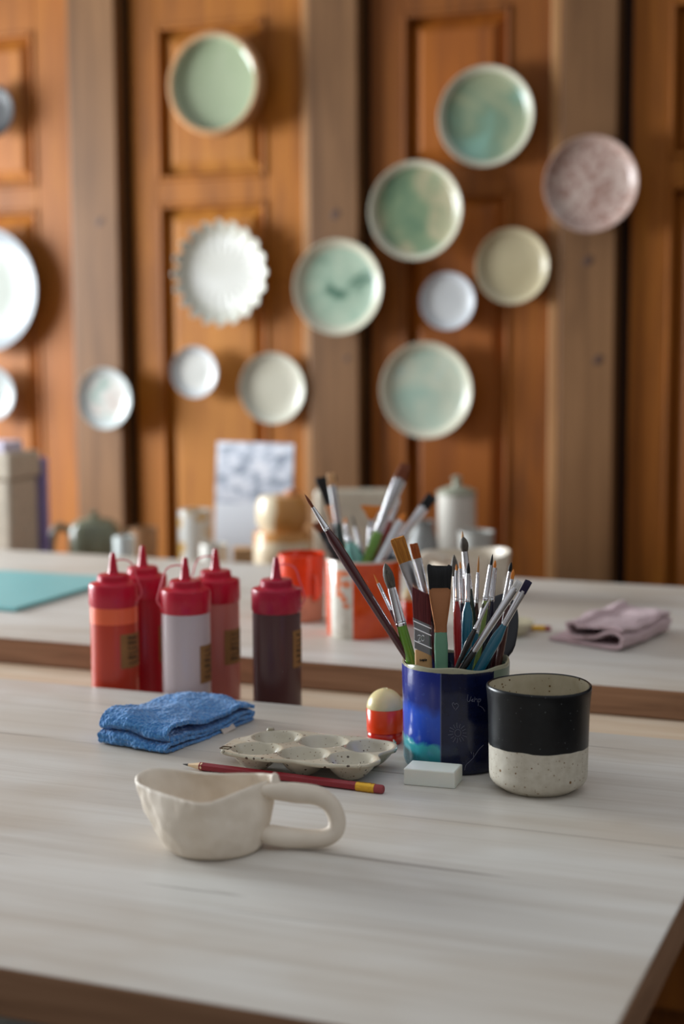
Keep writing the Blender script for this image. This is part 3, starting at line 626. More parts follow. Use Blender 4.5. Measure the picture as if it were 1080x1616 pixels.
# ------------------------------------------------------------------ squeeze bottles on the bench
BZ = TOP - 0.032; BH = 0.1725
def bottle(px, py, label, bodycol, fillcol, lidcol, fill_h, lab=None, tether=True, seed=0):
    d = ray(px, py); z = BZ + BH; p = EYE + d * ((z - EYE.z) / d.z)
    t = thing('squeeze_bottle', label, 'bottle', (p.x, p.y, BZ), yaw_at(px), 'red-lidded squeeze bottles on the bench')
    R_ = .0258; hb = .1165
    n = NT('squeeze_plastic'); n.color(bodycol); n.set(rough=.28, sss=.0)
    bodym = n.m
    if fill_h is not None:
        zc = n.xyz()[2]; a = n.noise(n.coord(), 40, 2)
        n.color(n.mix(n.math('GREATER_THAN', zc, fill_h), fillcol, bodycol))
    lathe('body', [(0, 0), (R_ * .9, 0), (R_ * .98, .003), (R_, .008), (R_, hb - .004), (R_ * .97, hb), (0, hb)], bodym, t, 64)
    lm = plain('red_lid_plastic', lidcol, .3, .02, sss=.0)
    z0 = hb - .002; rc = .0266
    rib = lambda r, z_, th: (r * (1 + (.012 * (abs(sin(10 * th)) ** .5) if r > .0255 and z0 + .002 < z_ < z0 + .0215 else 0)), z_)
    lathe('collar', [(rc * .96, z0), (rc, z0 + .003), (rc, z0 + .0225), (rc * .975, z0 + .0245), (.0205, z0 + .0262), (.0175, z0 + .0275), (.0168, z0 + .033), (.0155, z0 + .0345), (.008, z0 + .0355), (0, z0 + .0355)], lm, t, 120, rib, auto=30)
    zs = z0 + .035
    lathe('nozzle', [(.0062, zs), (.0052, zs + .003), (.0040, zs + .012), (.0037, zs + .014), (.0027, BH - .0015), (.0020, BH), (0, BH)], lm, t, 24)
    if tether:
        rnd = random.Random(seed); sgn = tether
        pts = [(sgn * rc * .9, -rc * .45, z0 + .006), (sgn * rc * 1.12, -rc * .25, z0 + .014), (sgn * rc * .95, 0, z0 + .030), (sgn * rc * .72, .004, z0 + .046), (sgn * rc * .2, .012, z0 + .048), (-sgn * .004, .014, z0 + .040)]
        tube('tether_loop', smoothpath(pts, 7), .0008, plain('red_tether', srgb(226, 96, 108), .35), t, 8)
    if lab:
        x0, x1, y0, y1 = lab; w_ = depth((p.x, p.y, BZ + .06)) - R_
        kx = F / (w_ + R_ * .5); ta, tb = (max(-1, min(.995, (x - px) / kx / R_)) for x in (x0, x1)); ta, tb = asin(ta), asin(tb)
        zz = [PW(px, y, w_).z - BZ for y in (y1, y0)]
        V, Fc = [], []; N_ = 12
        for k in range(N_ + 1):
            th = ta + (tb - ta) * k / N_
            for r_, z_ in ((R_ + .0001, zz[0]), (R_ + .0001, zz[1]), (R_ + .0005, zz[1]), (R_ + .0005, zz[0])): V.append((r_ * sin(th), -r_ * cos(th), z_))
        for k in range(N_):
            for q in range(4): q2 = (q + 1) % 4; Fc.append((k * 4 + q, k * 4 + q2, k * 4 + 4 + q2, k * 4 + 4 + q))
        Fc += [(0, 1, 2, 3), tuple(N_ * 4 + i for i in (3, 2, 1, 0))]
        lb_ = meshobj('kraft_label', V, Fc, plain('kraft_paper', srgb(146, 104, 60), .8, .05, 90), t)
        rnd = random.Random(seed + 3); gs = []
        hz = zz[1] - zz[0]; rows = 6
        for k in range(rows):      # sideways marker letters, one above the other
            zc = zz[0] + hz * (.14 + .72 * k / (rows - 1)); t0 = ta + (tb - ta) * .28; t1 = ta + (tb - ta) * .74; R3 = R_ + .0007
            kind = rnd.choice((0, 1, 2))
            line = lambda aa, za, ab, zb: [(R3 * sin(aa + (ab - aa) * s / 5), -R3 * cos(aa + (ab - aa) * s / 5), za + (zb - za) * s / 5) for s in range(6)]
            L_ = [line(t0, zc, t1, zc)]
            if kind == 0: L_ += [line(t1, zc, t1, zc + hz * .07)]
            if kind == 1: L_ += [line(t0, zc + hz * .06, t1, zc), line(t0, zc + hz * .06, t0, zc)]
            if kind == 2: L_ += [line(t0, zc, t0, zc + hz * .07), line((t0 + t1) / 2, zc, (t0 + t1) / 2, zc + hz * .05)]
            gs += [tubeg(q, .0005, 6) for q in L_]
        v_, f_ = merge(gs); meshobj('handwriting', v_, f_, plain('dark_marker_ink', srgb(50, 34, 20), .6), lb_)
    return t
LID = srgb(190, 16, 48)
bottle(178, 872, 'squeeze bottle part filled with orange paint, leftmost of the red-lidded bottles', srgb(236, 104, 66), srgb(190, 60, 38), LID, .097, (187, 216, 1002, 1057), 1, 1)
bottle(225, 861, 'squeeze bottle of deep red paint behind the orange one', srgb(170, 26, 40), srgb(150, 12, 24), LID, None, (248, 259, 990, 1048), False, 2)
bottle(292, 880, 'squeeze bottle of pale lilac white paint with red lid', srgb(196, 180, 182), srgb(186, 168, 170), LID, None, (313, 334, 1021, 1082), -1, 3)
bottle(340, 866, 'squeeze bottle of dusty pink paint behind the white one', srgb(190, 112, 102), srgb(178, 96, 86), LID, None, (352, 377, 995, 1051), -1, 4)
bottle(436, 879, 'squeeze bottle of dark brown paint standing apart on the right', srgb(84, 54, 54), srgb(82, 50, 50), srgb(172, 14, 52), None, (461, 477, 997, 1057), 1, 5)

# ------------------------------------------------------------------ blue microfibre cloth
BLUE = terry('blue_microfibre', srgb(46, 108, 176), srgb(104, 164, 218), 420)
S_, W0, E_, N_ = PZ(262, 1192), PZ(150, 1176), PZ(404, 1137), PZ(300, 1104)
A = (E_ - S_); la = A.length; A.normalize(); B = (W0 - S_); lb = B.length; B = (B - A * B.dot(A)).normalized()
path = [(la, .0024), (la * .6, .0024), (la * .2, .0024), (.005, .0026), (.002, .0052), (.005, .0082), (la * .15, .0085), (la * .5, .0080), (la * .8, .0072), (la * .96, .0070), (la * .982, .0095), (la * .93, .0118), (la * .5, .0122), (la * .2, .0124), (.011, .0126), (.0035, .0180), (.012, .0238), (la * .2, .0240), (la * .45, .0218), (la * .7, .0208), (la * .9, .0188), (la * .99, .0165)]
bl = cloth('cloth', '', path, S_ + B * 0.0, A, B, lb, BLUE, .0038, .0048, 1.5, .12, 70); tag(bl, 'folded blue microfibre cloth on the near table', 'cloth')
dm = bl.modifiers.new('sub', 'SUBSURF'); dm.levels = 1; dm.render_levels = 1
tx = bpy.data.textures.new('terry_loops', 'CLOUDS'); tx.noise_scale = 0.0034; tx.noise_depth = 1
dd = bl.modifiers.new('terry', 'DISPLACE'); dd.texture = tx; dd.strength = 0.0019; dd.mid_level = 0.5; dd.texture_coords = 'LOCAL'
ct = PW(360, 1150, depth(PZ(358, 1152)) - .006)
cl = box('care_tag', -0.010, 0.010, -0.0008, 0.0004, -0.0030, 0.0034, plain('white_fabric_tag', srgb(196, 186, 176), .7), bl, 0.0003, loc=ct, rot=(radians(-35), radians(-4), atan2(A.y, A.x)))
cl['label'] = 'small pale sewn care tag'

# ------------------------------------------------------------------ speckled six-well palette
def palette():
    x0, x1, y0, y1 = -0.604, -0.458, 1.189, 1.283
    t = Vector(((x0 + x1) / 2, (y0 + y1) / 2, TOP)); hx, hy = (x1 - x0) / 2, (y1 - y0) / 2; nx, ny = 150, 96
    wx = (-.041, .004, .047); wy = (-.0210, .0220); Rw = .0224; zr = .0185
    V = []
    for j in range(ny + 1):
        for i in range(nx + 1):
            u, v = i / nx * 2 - 1, j / ny * 2 - 1
            k = .50
            x = u * hx * (1 - k + k * sqrt(1 - v ** 4 / 2)); y = v * hy * (1 - k + k * sqrt(1 - u ** 8 / 2))
            x += .0 ; y += .0015 * cos(x * 130) * abs(v) ** 2 * (1 if v > 0 else -1) * -1
            if u > 0.6 and abs(v) < .5: x -= .008 * (u - .6) / .4 * (cos(v * 2 * pi / 2 * 2) * .5 + .5)   # notch between the end wells
            if u < -0.5 and v > 0: w_ = min(1, v / .5); x += .008 * ((-u - .5) / .5) ** 1.5 * w_ * w_ * (3 - 2 * w_)                                   # front left corner reaches further
            z = zr
            dip = 0
            for cx in wx:
                for cy in wy:
                    r = sqrt((x - cx) ** 2 + ((y - cy) * 1.02) ** 2) / Rw
                    if r < 1: dip = max(dip, (cos(pi * min(1, r) ** 1.25) * .5 + .5) ** .62)
            e_ = min(1, max(0, min((1 - abs(u)) * 1.4, 1 - abs(v)) / .16)); dip *= e_ * e_ * (3 - 2 * e_)
            z -= dip * .0155
            z += .0006 * noise.noise(Vector((x * 40, y * 40, 2))) + .0001 * (abs(v) ** 8 + abs(u) ** 8) * .5
            V.append((x, y, z))
    Fc = [(j * (nx + 1) + i, j * (nx + 1) + i + 1, (j + 1) * (nx + 1) + i + 1, (j + 1) * (nx + 1) + i) for j in range(ny) for i in range(nx)]
    o = meshobj('paint_palette', V, Fc, PALG, None, auto=80, loc=t)
    s = o.modifiers.new('thick', 'SOLIDIFY'); s.thickness = .0030; s.offset = -1 if False else -1; s.use_rim = True
    tag(o, 'speckled grey ceramic paint palette with six round wells', 'palette')
    st = tube('stamp_mark', [(-.070, -.034, zr + .0006), (-.062, -.034, zr + .0006), (-.062, -.027, zr + .0006), (-.070, -.027, zr + .0006), (-.070, -.034, zr + .0006)], .0005, plain('brown_stamp', srgb(96, 76, 56), .5), o, 6)
    return o
palette()

# ------------------------------------------------------------------ red pencil, eraser
pa, pb2 = PZ(289, 1206, TOP + .0036), PZ(605.5, 1246, TOP + .0036)
pencil('dark red pencil lying between the clay cup and the palette', pa, pb2, DRED, .0039)
ea, eb = PZ(637, 1238.6), PZ(718, 1245.6); ec = PZ(731, 1233)
A = (eb - ea); la = A.length
er = box('eraser', 0, la, 0, .0275, 0, .0142, plain('white_vinyl', srgb(222, 224, 216), .45, .01, sss=.1), None, .0012, loc=(ea.x, ea.y, TOP), rot=(0, 0, atan2(A.y, A.x)))
tag(er, 'white rectangular eraser in front of the blue brush pot', 'eraser')

# ------------------------------------------------------------------ black and speckled mug
pm_ = PZ(849.5, 1243); mg = thing('mug', 'handleless mug, black above and speckled cream below, on the near table', 'mug', (pm_.x, pm_.y, TOP), yaw_at(850))
R_ = .0430
oval = lambda r, z, t: (r * (1 + .004 * cos(2 * t + .6)), z + (.0006 * sin(2 * t) if z > .05 else 0))
lathe('body', [(0, .0015), (.024, .0015), (.0255, 0), (.0285, 0), (.0300, .0012), (.0375, .0062), (.0398, .0095), (.0405, .014), (.0408, .03), (.0412, .05), (.0416, .068), (.0426, .080), (.0432, .0852), (.0430, .0870), (.0420, .0878), (.0408, .0870)], mug_mat(), mg, 128, oval, auto=60)
lathe('inside', [(.0409, .0871), (.0402, .083), (.0392, .06), (.0385, .02), (.034, .009), (.02, .006), (0, .006)], mug_inside(), mg, 128, oval)

# ------------------------------------------------------------------ blue brush pot
pc = PZ(719, 1203); BPW = depth(pc); RB = .0472; HB = .0925
bp = thing('brush_pot', 'blue panelled glazed pot with scratched doodles holding brushes on the near table', 'pot', (pc.x, pc.y, TOP), yaw_at(720))
wob = lambda r, z, t: (r * (1 - .018 * (1 - abs(cos(3 * t + .4))) + .006 * sin(2 * t)), z + (.0012 * sin(3 * t + 1) + .0008 * sin(7 * t) if z > .07 else 0))
lathe('body', [(0, .001), (RB * .84, .001), (RB * .88, 0), (RB * .94, .002), (RB * .965, .006), (RB * .975, .03), (RB * .985, .06), (RB, HB - .003), (RB * .985, HB - .0005), (RB * .955, HB), (RB * .92, HB - .002), (RB * .90, .03), (RB * .88, .008), (0, .006)], holder_blue(), bp, 128, wob)
BPM = bp.matrix_basis if False else Matrix.Translation(Vector((pc.x, pc.y, TOP))) @ Matrix.Rotation(yaw_at(720), 4, 'Z')
BPI = BPM.inverted()
def on_pot(px, py):
    o = BPI @ EYE; d = (BPI.to_3x3() @ ray(px, py)); rr_ = RB * .985
    a = d.x ** 2 + d.y ** 2; b = 2 * (o.x * d.x + o.y * d.y); c = o.x ** 2 + o.y ** 2 - rr_ ** 2; D = max(0, b * b - 4 * a * c)
    q = o + d * ((-b - sqrt(D)) / (2 * a)); th = atan2(q.y, q.x); r2, _ = wob(RB * (.965 + .02 * min(1, q.z / .06)), q.z, th); r2 += .0002
    return Vector((r2 * cos(th), r2 * sin(th), q.z))
INK = plain('scratched_line', srgb(104, 106, 124), .5)
def doodle(name, strokes, parent=bp, rad=.00020):
    g = []
    for s in strokes:
        pts = smoothpath([Vector((x, y, 0)) for x, y in s], 5); g.append(tubeg([on_pot(q.x, q.y) for q in pts], rad, 6))
    v_, f_ = merge(g); return meshobj(name, v_, f_, INK, parent)
doodle('scratched_squiggle', [[(715, 1057), (718, 1064), (722, 1074), (724, 1082), (728, 1087)], [(716, 1063), (713, 1070), (716, 1075), (720, 1070)], [(728, 1085), (732, 1084), (735, 1088)]])
doodle('scratched_heart', [[(718, 1119), (714, 1112), (716, 1109), (718, 1112), (721, 1110), (724, 1114), (719, 1121)]])
doodle('scratched_writing', [[(739, 1096), (738, 1105), (741, 1107), (744, 1099)], [(743, 1106), (747, 1103), (745, 1107), (749, 1106)], [(750, 1100), (749, 1108)], [(750, 1104), (753, 1103), (754, 1108)], [(756, 1102), (755, 1114)], [(755, 1104), (759, 1103), (758, 1107), (755, 1108)], [(757, 1114), (762, 1117), (766, 1123)]])
sun = [[(723 + 5 * cos(a), 1157 + 5.5 * sin(a)) for a in [i * pi / 6 for i in range(13)]]]
for i in range(15):
    a = 2 * pi * i / 15; ca, sa = cos(a), sin(a)
    sun.append([(723 + ca * 7.5, 1157 + sa * 8), (723 + ca * 11 + sa * .6, 1157 + sa * 12), (723 + ca * (14 + i % 2 * 2), 1157 + sa * (14.5 + i % 3))])
doodle('scratched_sun', sun)
doodle('scratched_branch', [[(734, 1216), (736, 1208), (742, 1202), (748, 1196), (756, 1184), (764, 1176)], [(748, 1195), (748, 1188)], [(745, 1190), (744, 1187)]])

# ------------------------------------------------------------------ paintbrushes
def sweepg(st, seg=20, n=2.0, slant=0.0, jag=0.0):
    """stations (z, half width, half depth) along +z; n = squareness"""
    V, Fc = [], []
    for zi, (z, rx, ry) in enumerate(st):
        for k in range(seg):
            t = 2 * pi * k / seg; c, s = cos(t), sin(t); e = 2 / n
            x = rx * (abs(c) ** e) * (1 if c >= 0 else -1); y = ry * (abs(s) ** e) * (1 if s >= 0 else -1)
            jz = jag * noise.noise(Vector((x * 900, y * 900, z * 50))) if zi == len(st) - 1 else 0
            V.append((x, y, z + slant * x + jz))
    for i in range(len(st) - 1):
        for k in range(seg): j = (k + 1) % seg; Fc.append((i * seg + k, i * seg + j, (i + 1) * seg + j, (i + 1) * seg + k))
    Fc.append(tuple(range(seg))[::-1]); Fc.append(tuple((len(st) - 1) * seg + k for k in range(seg)))
    return V, Fc
def brush(label, tip, rim, pot_c, pot_r, zrim, off, bl, fl, bw, fw, hw, hair_, han, shape='round', dtip=0.0, metalm=None, nw=None, slant=0.0, twist=0.0, flat=0.3, inside=.085, group='brushes in the blue pot', hflat=1.0, floor_z=TOP + .007):
    """tip, rim in frame pixels; off = offset of the crossing point in depth from the pot axis; bl, fl, bw, fw, hw in pixels"""
    w0 = depth(Vector((pot_c.x, pot_c.y, zrim)))
    lx = (rim[0] - (540 + F * (Vector((pot_c.x, pot_c.y, zrim)) - EYE).dot(RGT) / w0)) * w0 / F
    lim = sqrt(max(1e-6, (pot_r - hw * w0 / F * .35) ** 2 - lx * lx)); off = max(-lim, min(lim, off))
    Pr = PW(rim[0], rim[1], w0 + off); Pt = PW(tip[0], tip[1], w0 + off + dtip)
    ax = (Pt - Pr).normalized(); px = (w0 + off) / F
    # run the handle down inside the pot until it meets the wall or the bottom
    L_in = inside
    for k in range(200):
        q = Pr - ax * (k * .0006)
        if q.z < floor_z or sqrt((q.x - pot_c.x) ** 2 + (q.y - pot_c.y) ** 2) > pot_r and k > 15: L_in = max(0.01, (k - 1) * .0006); break
    foot = Pr - ax * L_in; Lt = (Pt - foot).length
    pxt = px; kz = (Pt - Pr).length / max(1, sqrt((tip[0] - rim[0]) ** 2 + (tip[1] - rim[1]) ** 2))
    bL, fL = bl * kz, fl * kz; bW, fW, hW = bw * px / 2, fw * px / 2, hw * px / 2; nW = (nw if nw is not None else fw) * px / 2
    view = (EYE - Pt).normalized(); y = -(view - ax * view.dot(ax)).normalized(); x = y.cross(ax)
    m = Matrix((x, y, ax)).transposed() @ Matrix.Rotation(twist, 3, 'Z'); m = m.to_4x4(); m.translation = foot
    t = thing('paintbrush', label, 'paintbrush', matrix=m, group=group)
    zb, zf = Lt - bL, Lt - bL - fL; fm = metalm or SILVER
    if shape in ('flat', 'fan'):
        by, fy, ny = bW * flat, fW * flat, nW * 1.0
        tops = {'flat': 1.0, 'fan': 1.0}[shape]; b0 = fW if shape == 'flat' else fW * .8
        jg = .0060 if bw > 36 else .0012
        st = [(zb - .002, fW * .96, fy * .9), (zb + bL * .5, (fW + bW) / 2 * 1.0, by), (zb + bL * .85, bW, by * .8), (Lt, bW * .97, by * .35)]
        v, f = sweepg(st, 40, 5.0, slant, jg)
        hf = min(nW, max(nW * .55 * hflat, .0022))
        fst = [(zf - .001, nW, min(nW, hf)), (zf + fL * .12, nW, min(nW, hf)), (zf + fL * .65, fW * .9 if fW > nW else fW, fy * 1.25), (zb - fL * .12, fW, fy), (zb, fW, fy)]
        fv, ff = sweepg(fst, 28, 2.1 if flat >= .5 else 3.6, slant)
        hst = [(0, hW * .55, hW * .5 * hflat), (Lt * .12, hW * .7, hW * .65 * hflat), (zf * .7, hW * .95, hW * hflat * .9), (zf - .012, hW, hW * hflat), (zf + .001, nW * .95, min(nW, hf) * .95)]
        hv, hfc = sweepg(hst, 20, 2.6, 0)
    else:
        if shape == 'mop': prof = [(0, .9), (.3, 1.12), (.55, 1.1), (.8, .75), (.93, .38), (1, .06)]
        elif shape == 'liner': prof = [(0, .9), (.4, .8), (.8, .45), (1, .08)]
        else: prof = [(0, .92), (.35, 1.06), (.65, .8), (.88, .38), (1, .05)]
        bb = max(bW, 1e-4)
        st = [(zb - .001, fW * .8, fW * .8)] + [(zb + bL * a, bb * c, bb * c) for a, c in prof]
        v, f = sweepg(st, 16)
        nw_ = nW * 1.0
        fst = [(zf - .0005, nw_, nw_), (zf + fL * .04, nw_ * 1.10, nw_ * 1.10), (zf + fL * .07, nw_ * .98, nw_ * .98), (zf + fL * .10, nw_ * 1.10, nw_ * 1.10), (zf + fL * .14, nw_, nw_), (zb - fL * .1, fW * .88, fW * .88), (zb, fW * .8, fW * .8)]
        fv, ff = sweepg(fst, 20)
        hst = [(0, hW * .42, hW * .42), (zf * .3, hW * .6, hW * .6), (zf * .62, hW * .85, hW * .85), (max(zf * .7, zf - .028), hW, hW), (zf - .010, hW * .92, hW * .92), (zf - .002, nw_ * 1.0, nw_ * 1.0), (zf + .001, nw_ * .95, nw_ * .95)]
        hst = [s for i, s in enumerate(hst) if i == 0 or s[0] > hst[i - 1][0]]
        hv, hfc = sweepg(hst, 20)
    meshobj('bristles', v, f, H[hair_], t); meshobj('ferrule', fv, ff, fm, t, auto=25); hd = meshobj('handle', hv, hfc, L.get(han, WOODH) if isinstance(han, str) else han, t, auto=60)
    return t, zf, hd, nW, Lt, zb
C1 = Vector((pc.x, pc.y, TOP)); ZR = TOP + HB
def fb(label, tip, rim, off, *a, **k): return brush(label, tip, rim, C1, RB * .84, ZR, off, *a, **k)
# bl, fl, bw, fw, hw
fb('long dark maroon paintbrush leaning far out to the left', (481, 780), (643, 1038), -.004, 24, 42, 5, 7, 16, 'brown', 'maroon', shape='round', dtip=-.01, nw=10)
fb('rust-red paintbrush tucked beneath the long maroon one', (548, 884), (641, 1034), .006, 18, 72, 5, 7, 12, 'brown', 'rust', dtip=.0)
fb('fine liner brush with a dark red and orange tip at the left', (590, 906), (655, 1040), .020, 16, 46, 3, 6, 8, 'orange', 'maroon', shape='liner')
fb('bright green paintbrush with a grey round tip', (608, 889), (650, 1047), -.036, 39, 62, 15, 16, 18, 'grey', 'green', dtip=.0, shape='mop', nw=16)
fb('broad flat paintbrush with amber bristles', (627, 849), (694, 1046), .020, 40, 82, 24, 22, 18, 'amber', 'maroon', shape='flat', dtip=-.005, nw=18, twist=.15)
fb('flat paintbrush with rust and orange tip behind the amber one', (653, 858), (700, 1046), .028, 24, 74, 13, 14, 12, 'rust', 'black', shape='flat', nw=12, flat=.4)
b6 = fb('wide angled brush with maroon bristles and a bare wood handle', (665, 933), (669, 1053), -.038, 48, 46, 29, 29, 27, 'maroon', WOODH, shape='flat', metalm=BRUSHED, nw=28, slant=-.48, hflat=.35, flat=.22, dtip=.0)
b7 = fb('broad black-bristled brush with a copper ferrule and mint handle', (694, 894), (697, 1052), -.030, 34, 68, 40, 35, 22, 'black', 'mint', shape='flat', metalm=COPPER, nw=20, flat=.22, hflat=.5)
fb('grey pointed brush standing behind the red-handled one', (717, 875), (722, 1045), .032, 33, 60, 12, 8, 9, 'grey', 'black', dtip=.0)
fb('small brush with a red handle and a fine orange tip', (720.5, 890), (723, 1047), -.022, 10, 48, 4, 6, 13, 'orange', 'red', shape='liner')
fb('navy-handled liner brush with an orange tip beside the red one', (726.5, 886), (734, 1046), .008, 11, 54, 4, 7, 10, 'orange', 'navy', shape='liner')
fb('tall grey mop brush with a dark green handle', (731.5, 847), (752, 1040), .018, 22, 60, 12, 11, 13, 'grey', 'darkgreen', shape='mop')
fb('tallest thin brush with a bare tan tip', (730, 838), (742, 1040), .036, 14, 60, 5, 7, 8, 'tan', 'brown', shape='liner')
fb('teal paintbrush with a small dark pointed tip', (739.5, 888), (736, 1049), -.018, 17, 44, 6, 9, 18, 'black', 'teal', nw=8)
fb('slim brown-handled brush with a tall amber tip', (756, 876), (748, 1045), .022, 27, 48, 4, 6, 10, 'amber', 'brown', shape='liner')
fb('light green paintbrush with a narrow black tip', (778, 874), (752, 1044), .002, 18, 56, 5, 9, 13, 'black', 'lightgreen', shape='liner')
fb('navy paintbrush with a short orange tip', (782, 884), (766, 1044), .016, 12, 52, 5, 10, 14, 'orange', 'navy')
fb('thin maroon brush with a dark tip near the right', (807.5, 887), (779, 1042), .014, 14, 52, 6, 6, 9, 'black', 'maroon')
fb('brown brush with a hooked orange tip near the right', (811, 898), (789, 1036), .004, 16, 40, 6, 7, 13, 'orange', 'brown')
fb('teal brush with a short flat navy tip leaning right', (835, 917), (762, 1047), -.024, 18, 63, 12, 12, 18, 'navy', 'teal', shape='flat', flat=.5, nw=10)
fb('black brush with a long bright silver ferrule leaning right', (820, 918), (735, 1048), -.034, 12, 120, 11, 13, 12, 'pale', 'black', shape='flat', flat=.8, nw=11)
fb('short black brush with silver lettering and a narrow pale ferrule', (776, 940), (723, 1049), -.040, 12, 46, 3, 5, 11, 'pale', 'black', shape='liner', nw=7)
fb('dark blue handled brush low behind the black ones', (764, 950), (742, 1047), -.012, 10, 40, 4, 7, 12, 'grey', 'teal')
# stamped size on the maroon brush ferrule and print on its wooden handle
t6, zf6, h6, n6, Lt6, zb6 = b6
def strokes_on(parent, name, strokes, mat, rad, ox, oz, s, y):
    g = [tubeg(smoothpath([Vector((ox + x * s, y, oz + z * s - .0)) for x, z in st], 5), rad, 6) for st in strokes]
    v_, f_ = merge(g); return meshobj(name, v_, f_, mat, parent)
TWO0 = [[(0, 3.4), (.6, 4), (1.5, 3.8), (1.6, 2.8), (.8, 1.2), (0, 0), (1.8, 0)], [(3.2, 4), (2.5, 2.8), (2.6, .8), (3.3, 0), (4.1, .9), (4.2, 3), (3.2, 4)]]
fer6 = [c for c in t6.children if c.name.startswith('ferrule')][0]; fer7 = [c for c in b7[0].children if c.name.startswith('ferrule')][0]
bw6 = 29 * (BPW) / F / 2
strokes_on(fer6, 'stamped_number', TWO0, SILVER, .0003, -.0042, zf6 + .0085, .0013, -.0029)
ridges = []
for k in (.90, .66, .22):
    zc = zf6 + (zb6 - zf6) * k; ridges.append(tubeg([Vector((-bw6 * .93 + i * bw6 * 1.86 / 6, -.0023, zc - .48 * (-bw6 * .93 + i * bw6 * 1.86 / 6))) for i in range(7)], .00055, 8))
v_, f_ = merge(ridges); meshobj('crimp_ridge', v_, f_, SILVER, fer6)
INKB = plain('black_print', srgb(24, 20, 18), .5)
strokes_on(h6, 'printed_word', [[(0, 1), (.5, 1.4), (.2, .7), (.6, .2), (0, 0)], [(1.2, 0), (1.2, 1.1)], [(1.8, 0), (1.8, 1.1), (2.3, .9), (2.3, 0)], [(2.8, -.6), (2.8, 1.1), (3.4, .9), (3.3, .1), (2.8, .1)], [(4, 0), (4, 1.8)], [(4.6, .6), (5.2, .7), (5, 1.1), (4.6, .8), (4.7, .1), (5.2, .1)]], INKB, .0003, -.0032, zf6 - .0085, .00115, -.0030)
# dark scraper with rounded head behind the brushes
Pr = PW(776, 1040, BPW - .02 + .034); Pt = PW(797, 936, BPW - .02 + .050)
ax = (Pt - Pr).normalized(); foot = Pr - ax * .035; view = (EYE - Pt).normalized(); y = -(view - ax * view.dot(ax)).normalized(); x = y.cross(ax)
m = Matrix((x, y, ax)).transposed().to_4x4(); m.translation = foot; Ls = (Pt - foot).length
scp = thing('spatula', 'dark navy spatula with a broad rounded head behind the brushes', 'spatula', matrix=m)
DK = plain('dark_navy_plastic', srgb(22, 22, 32), .3, .02)
kx = BPW / F
st = []
for i in range(13):
    u = i / 12; ww = 33 * kx * (sin(pi * min(1, .5 + u * .5)) ** .55 if u > .35 else (.35 + .65 * sin(pi / 2 * u / .35))) 
    if u > .35: ww = 33 * kx * sqrt(max(0, 1 - ((u - .35) / .65) ** 2.6))
    st.append((Ls * .30 + Ls * .70 * u, max(ww, .0004), .0035 * (1 - .6 * u)))
v, f = sweepg(st, 28, 2.2); meshobj('head', v, f, DK, scp)
v, f = sweepg([(0, .006, .004), (Ls * .32, .009, .0045)], 20, 2.5); meshobj('handle', v, f, DK, scp)

# brushes in the far pot
C2 = op.location.copy(); ZR2 = TOP + H2; RR = R2 * .82; G2 = 'brushes in the orange and white pot'
def bb(label, tip, rim, off, *a, **k): return brush(label, tip, rim, C2, RR, ZR2, off, *a, group=G2, inside=.08, **k)
bb('wide dark brush with pale tan tips in the far pot', (514, 752), (537, 889), .010, 44, 30, 34, 16, 14, 'black', 'brown', shape='flat', metalm=COPPER, nw=10)
bb('tall tan-tipped brush with bright ferrule in the far pot', (522, 747), (543, 890), -.012, 18, 62, 13, 13, 14, 'tan', 'darkgreen', shape='flat', nw=11, flat=.8)
bb('brown-tipped black brush leaning left in the far pot', (500, 824), (538, 888), -.016, 16, 14, 16, 14, 18, 'brown', 'black', shape='flat', metalm=plain('black_ferrule', srgb(24, 26, 30), .3), nw=14)
bb('small orange-tipped brush with a green handle in the far pot', (545, 816), (552, 888), .012, 10, 24, 5, 7, 13, 'orange', 'green')
bb('aqua-handled brush with a pale tip in the far pot', (545, 836), (566, 892), -.004, 10, 10, 8, 10, 22, 'pale', 'aqua', nw=12)
bb('slim grey-tipped brush in the middle of the far pot', (556, 812), (573, 888), .016, 20, 36, 4, 7, 9, 'grey', 'black')
bb('orange fan brush in the far pot', (587, 798), (583, 890), .018, 20, 34, 34, 9, 11, 'orange', 'blue', shape='fan', nw=8, flat=.1)
bb('large brown flat brush standing highest in the far pot', (641, 733), (577, 890), -.010, 24, 92, 17, 21, 17, 'brown', 'green', shape='flat', nw=14, flat=.55)
bb('maroon-handled brush leaning right in the far pot', (630, 786), (588, 892), .020, 12, 26, 8, 10, 15, 'pale', 'rust')
bb('black mop brush with bright silver ferrule leaning right in the far pot', (683, 782), (602, 894), .006, 22, 62, 17, 17, 18, 'black', 'blue', shape='flat', nw=13, flat=.9)
bb('amber-tipped brush with a broad white ferrule in the far pot', (640, 810), (596, 892), -.020, 14, 84, 11, 17, 20, 'orange', 'aqua', shape='round', nw=15)
bb('thick black brush handle at the right of the far pot', (634, 858), (618, 892), .0, 10, 12, 16, 16, 22, 'black', 'black', shape='flat', nw=16)

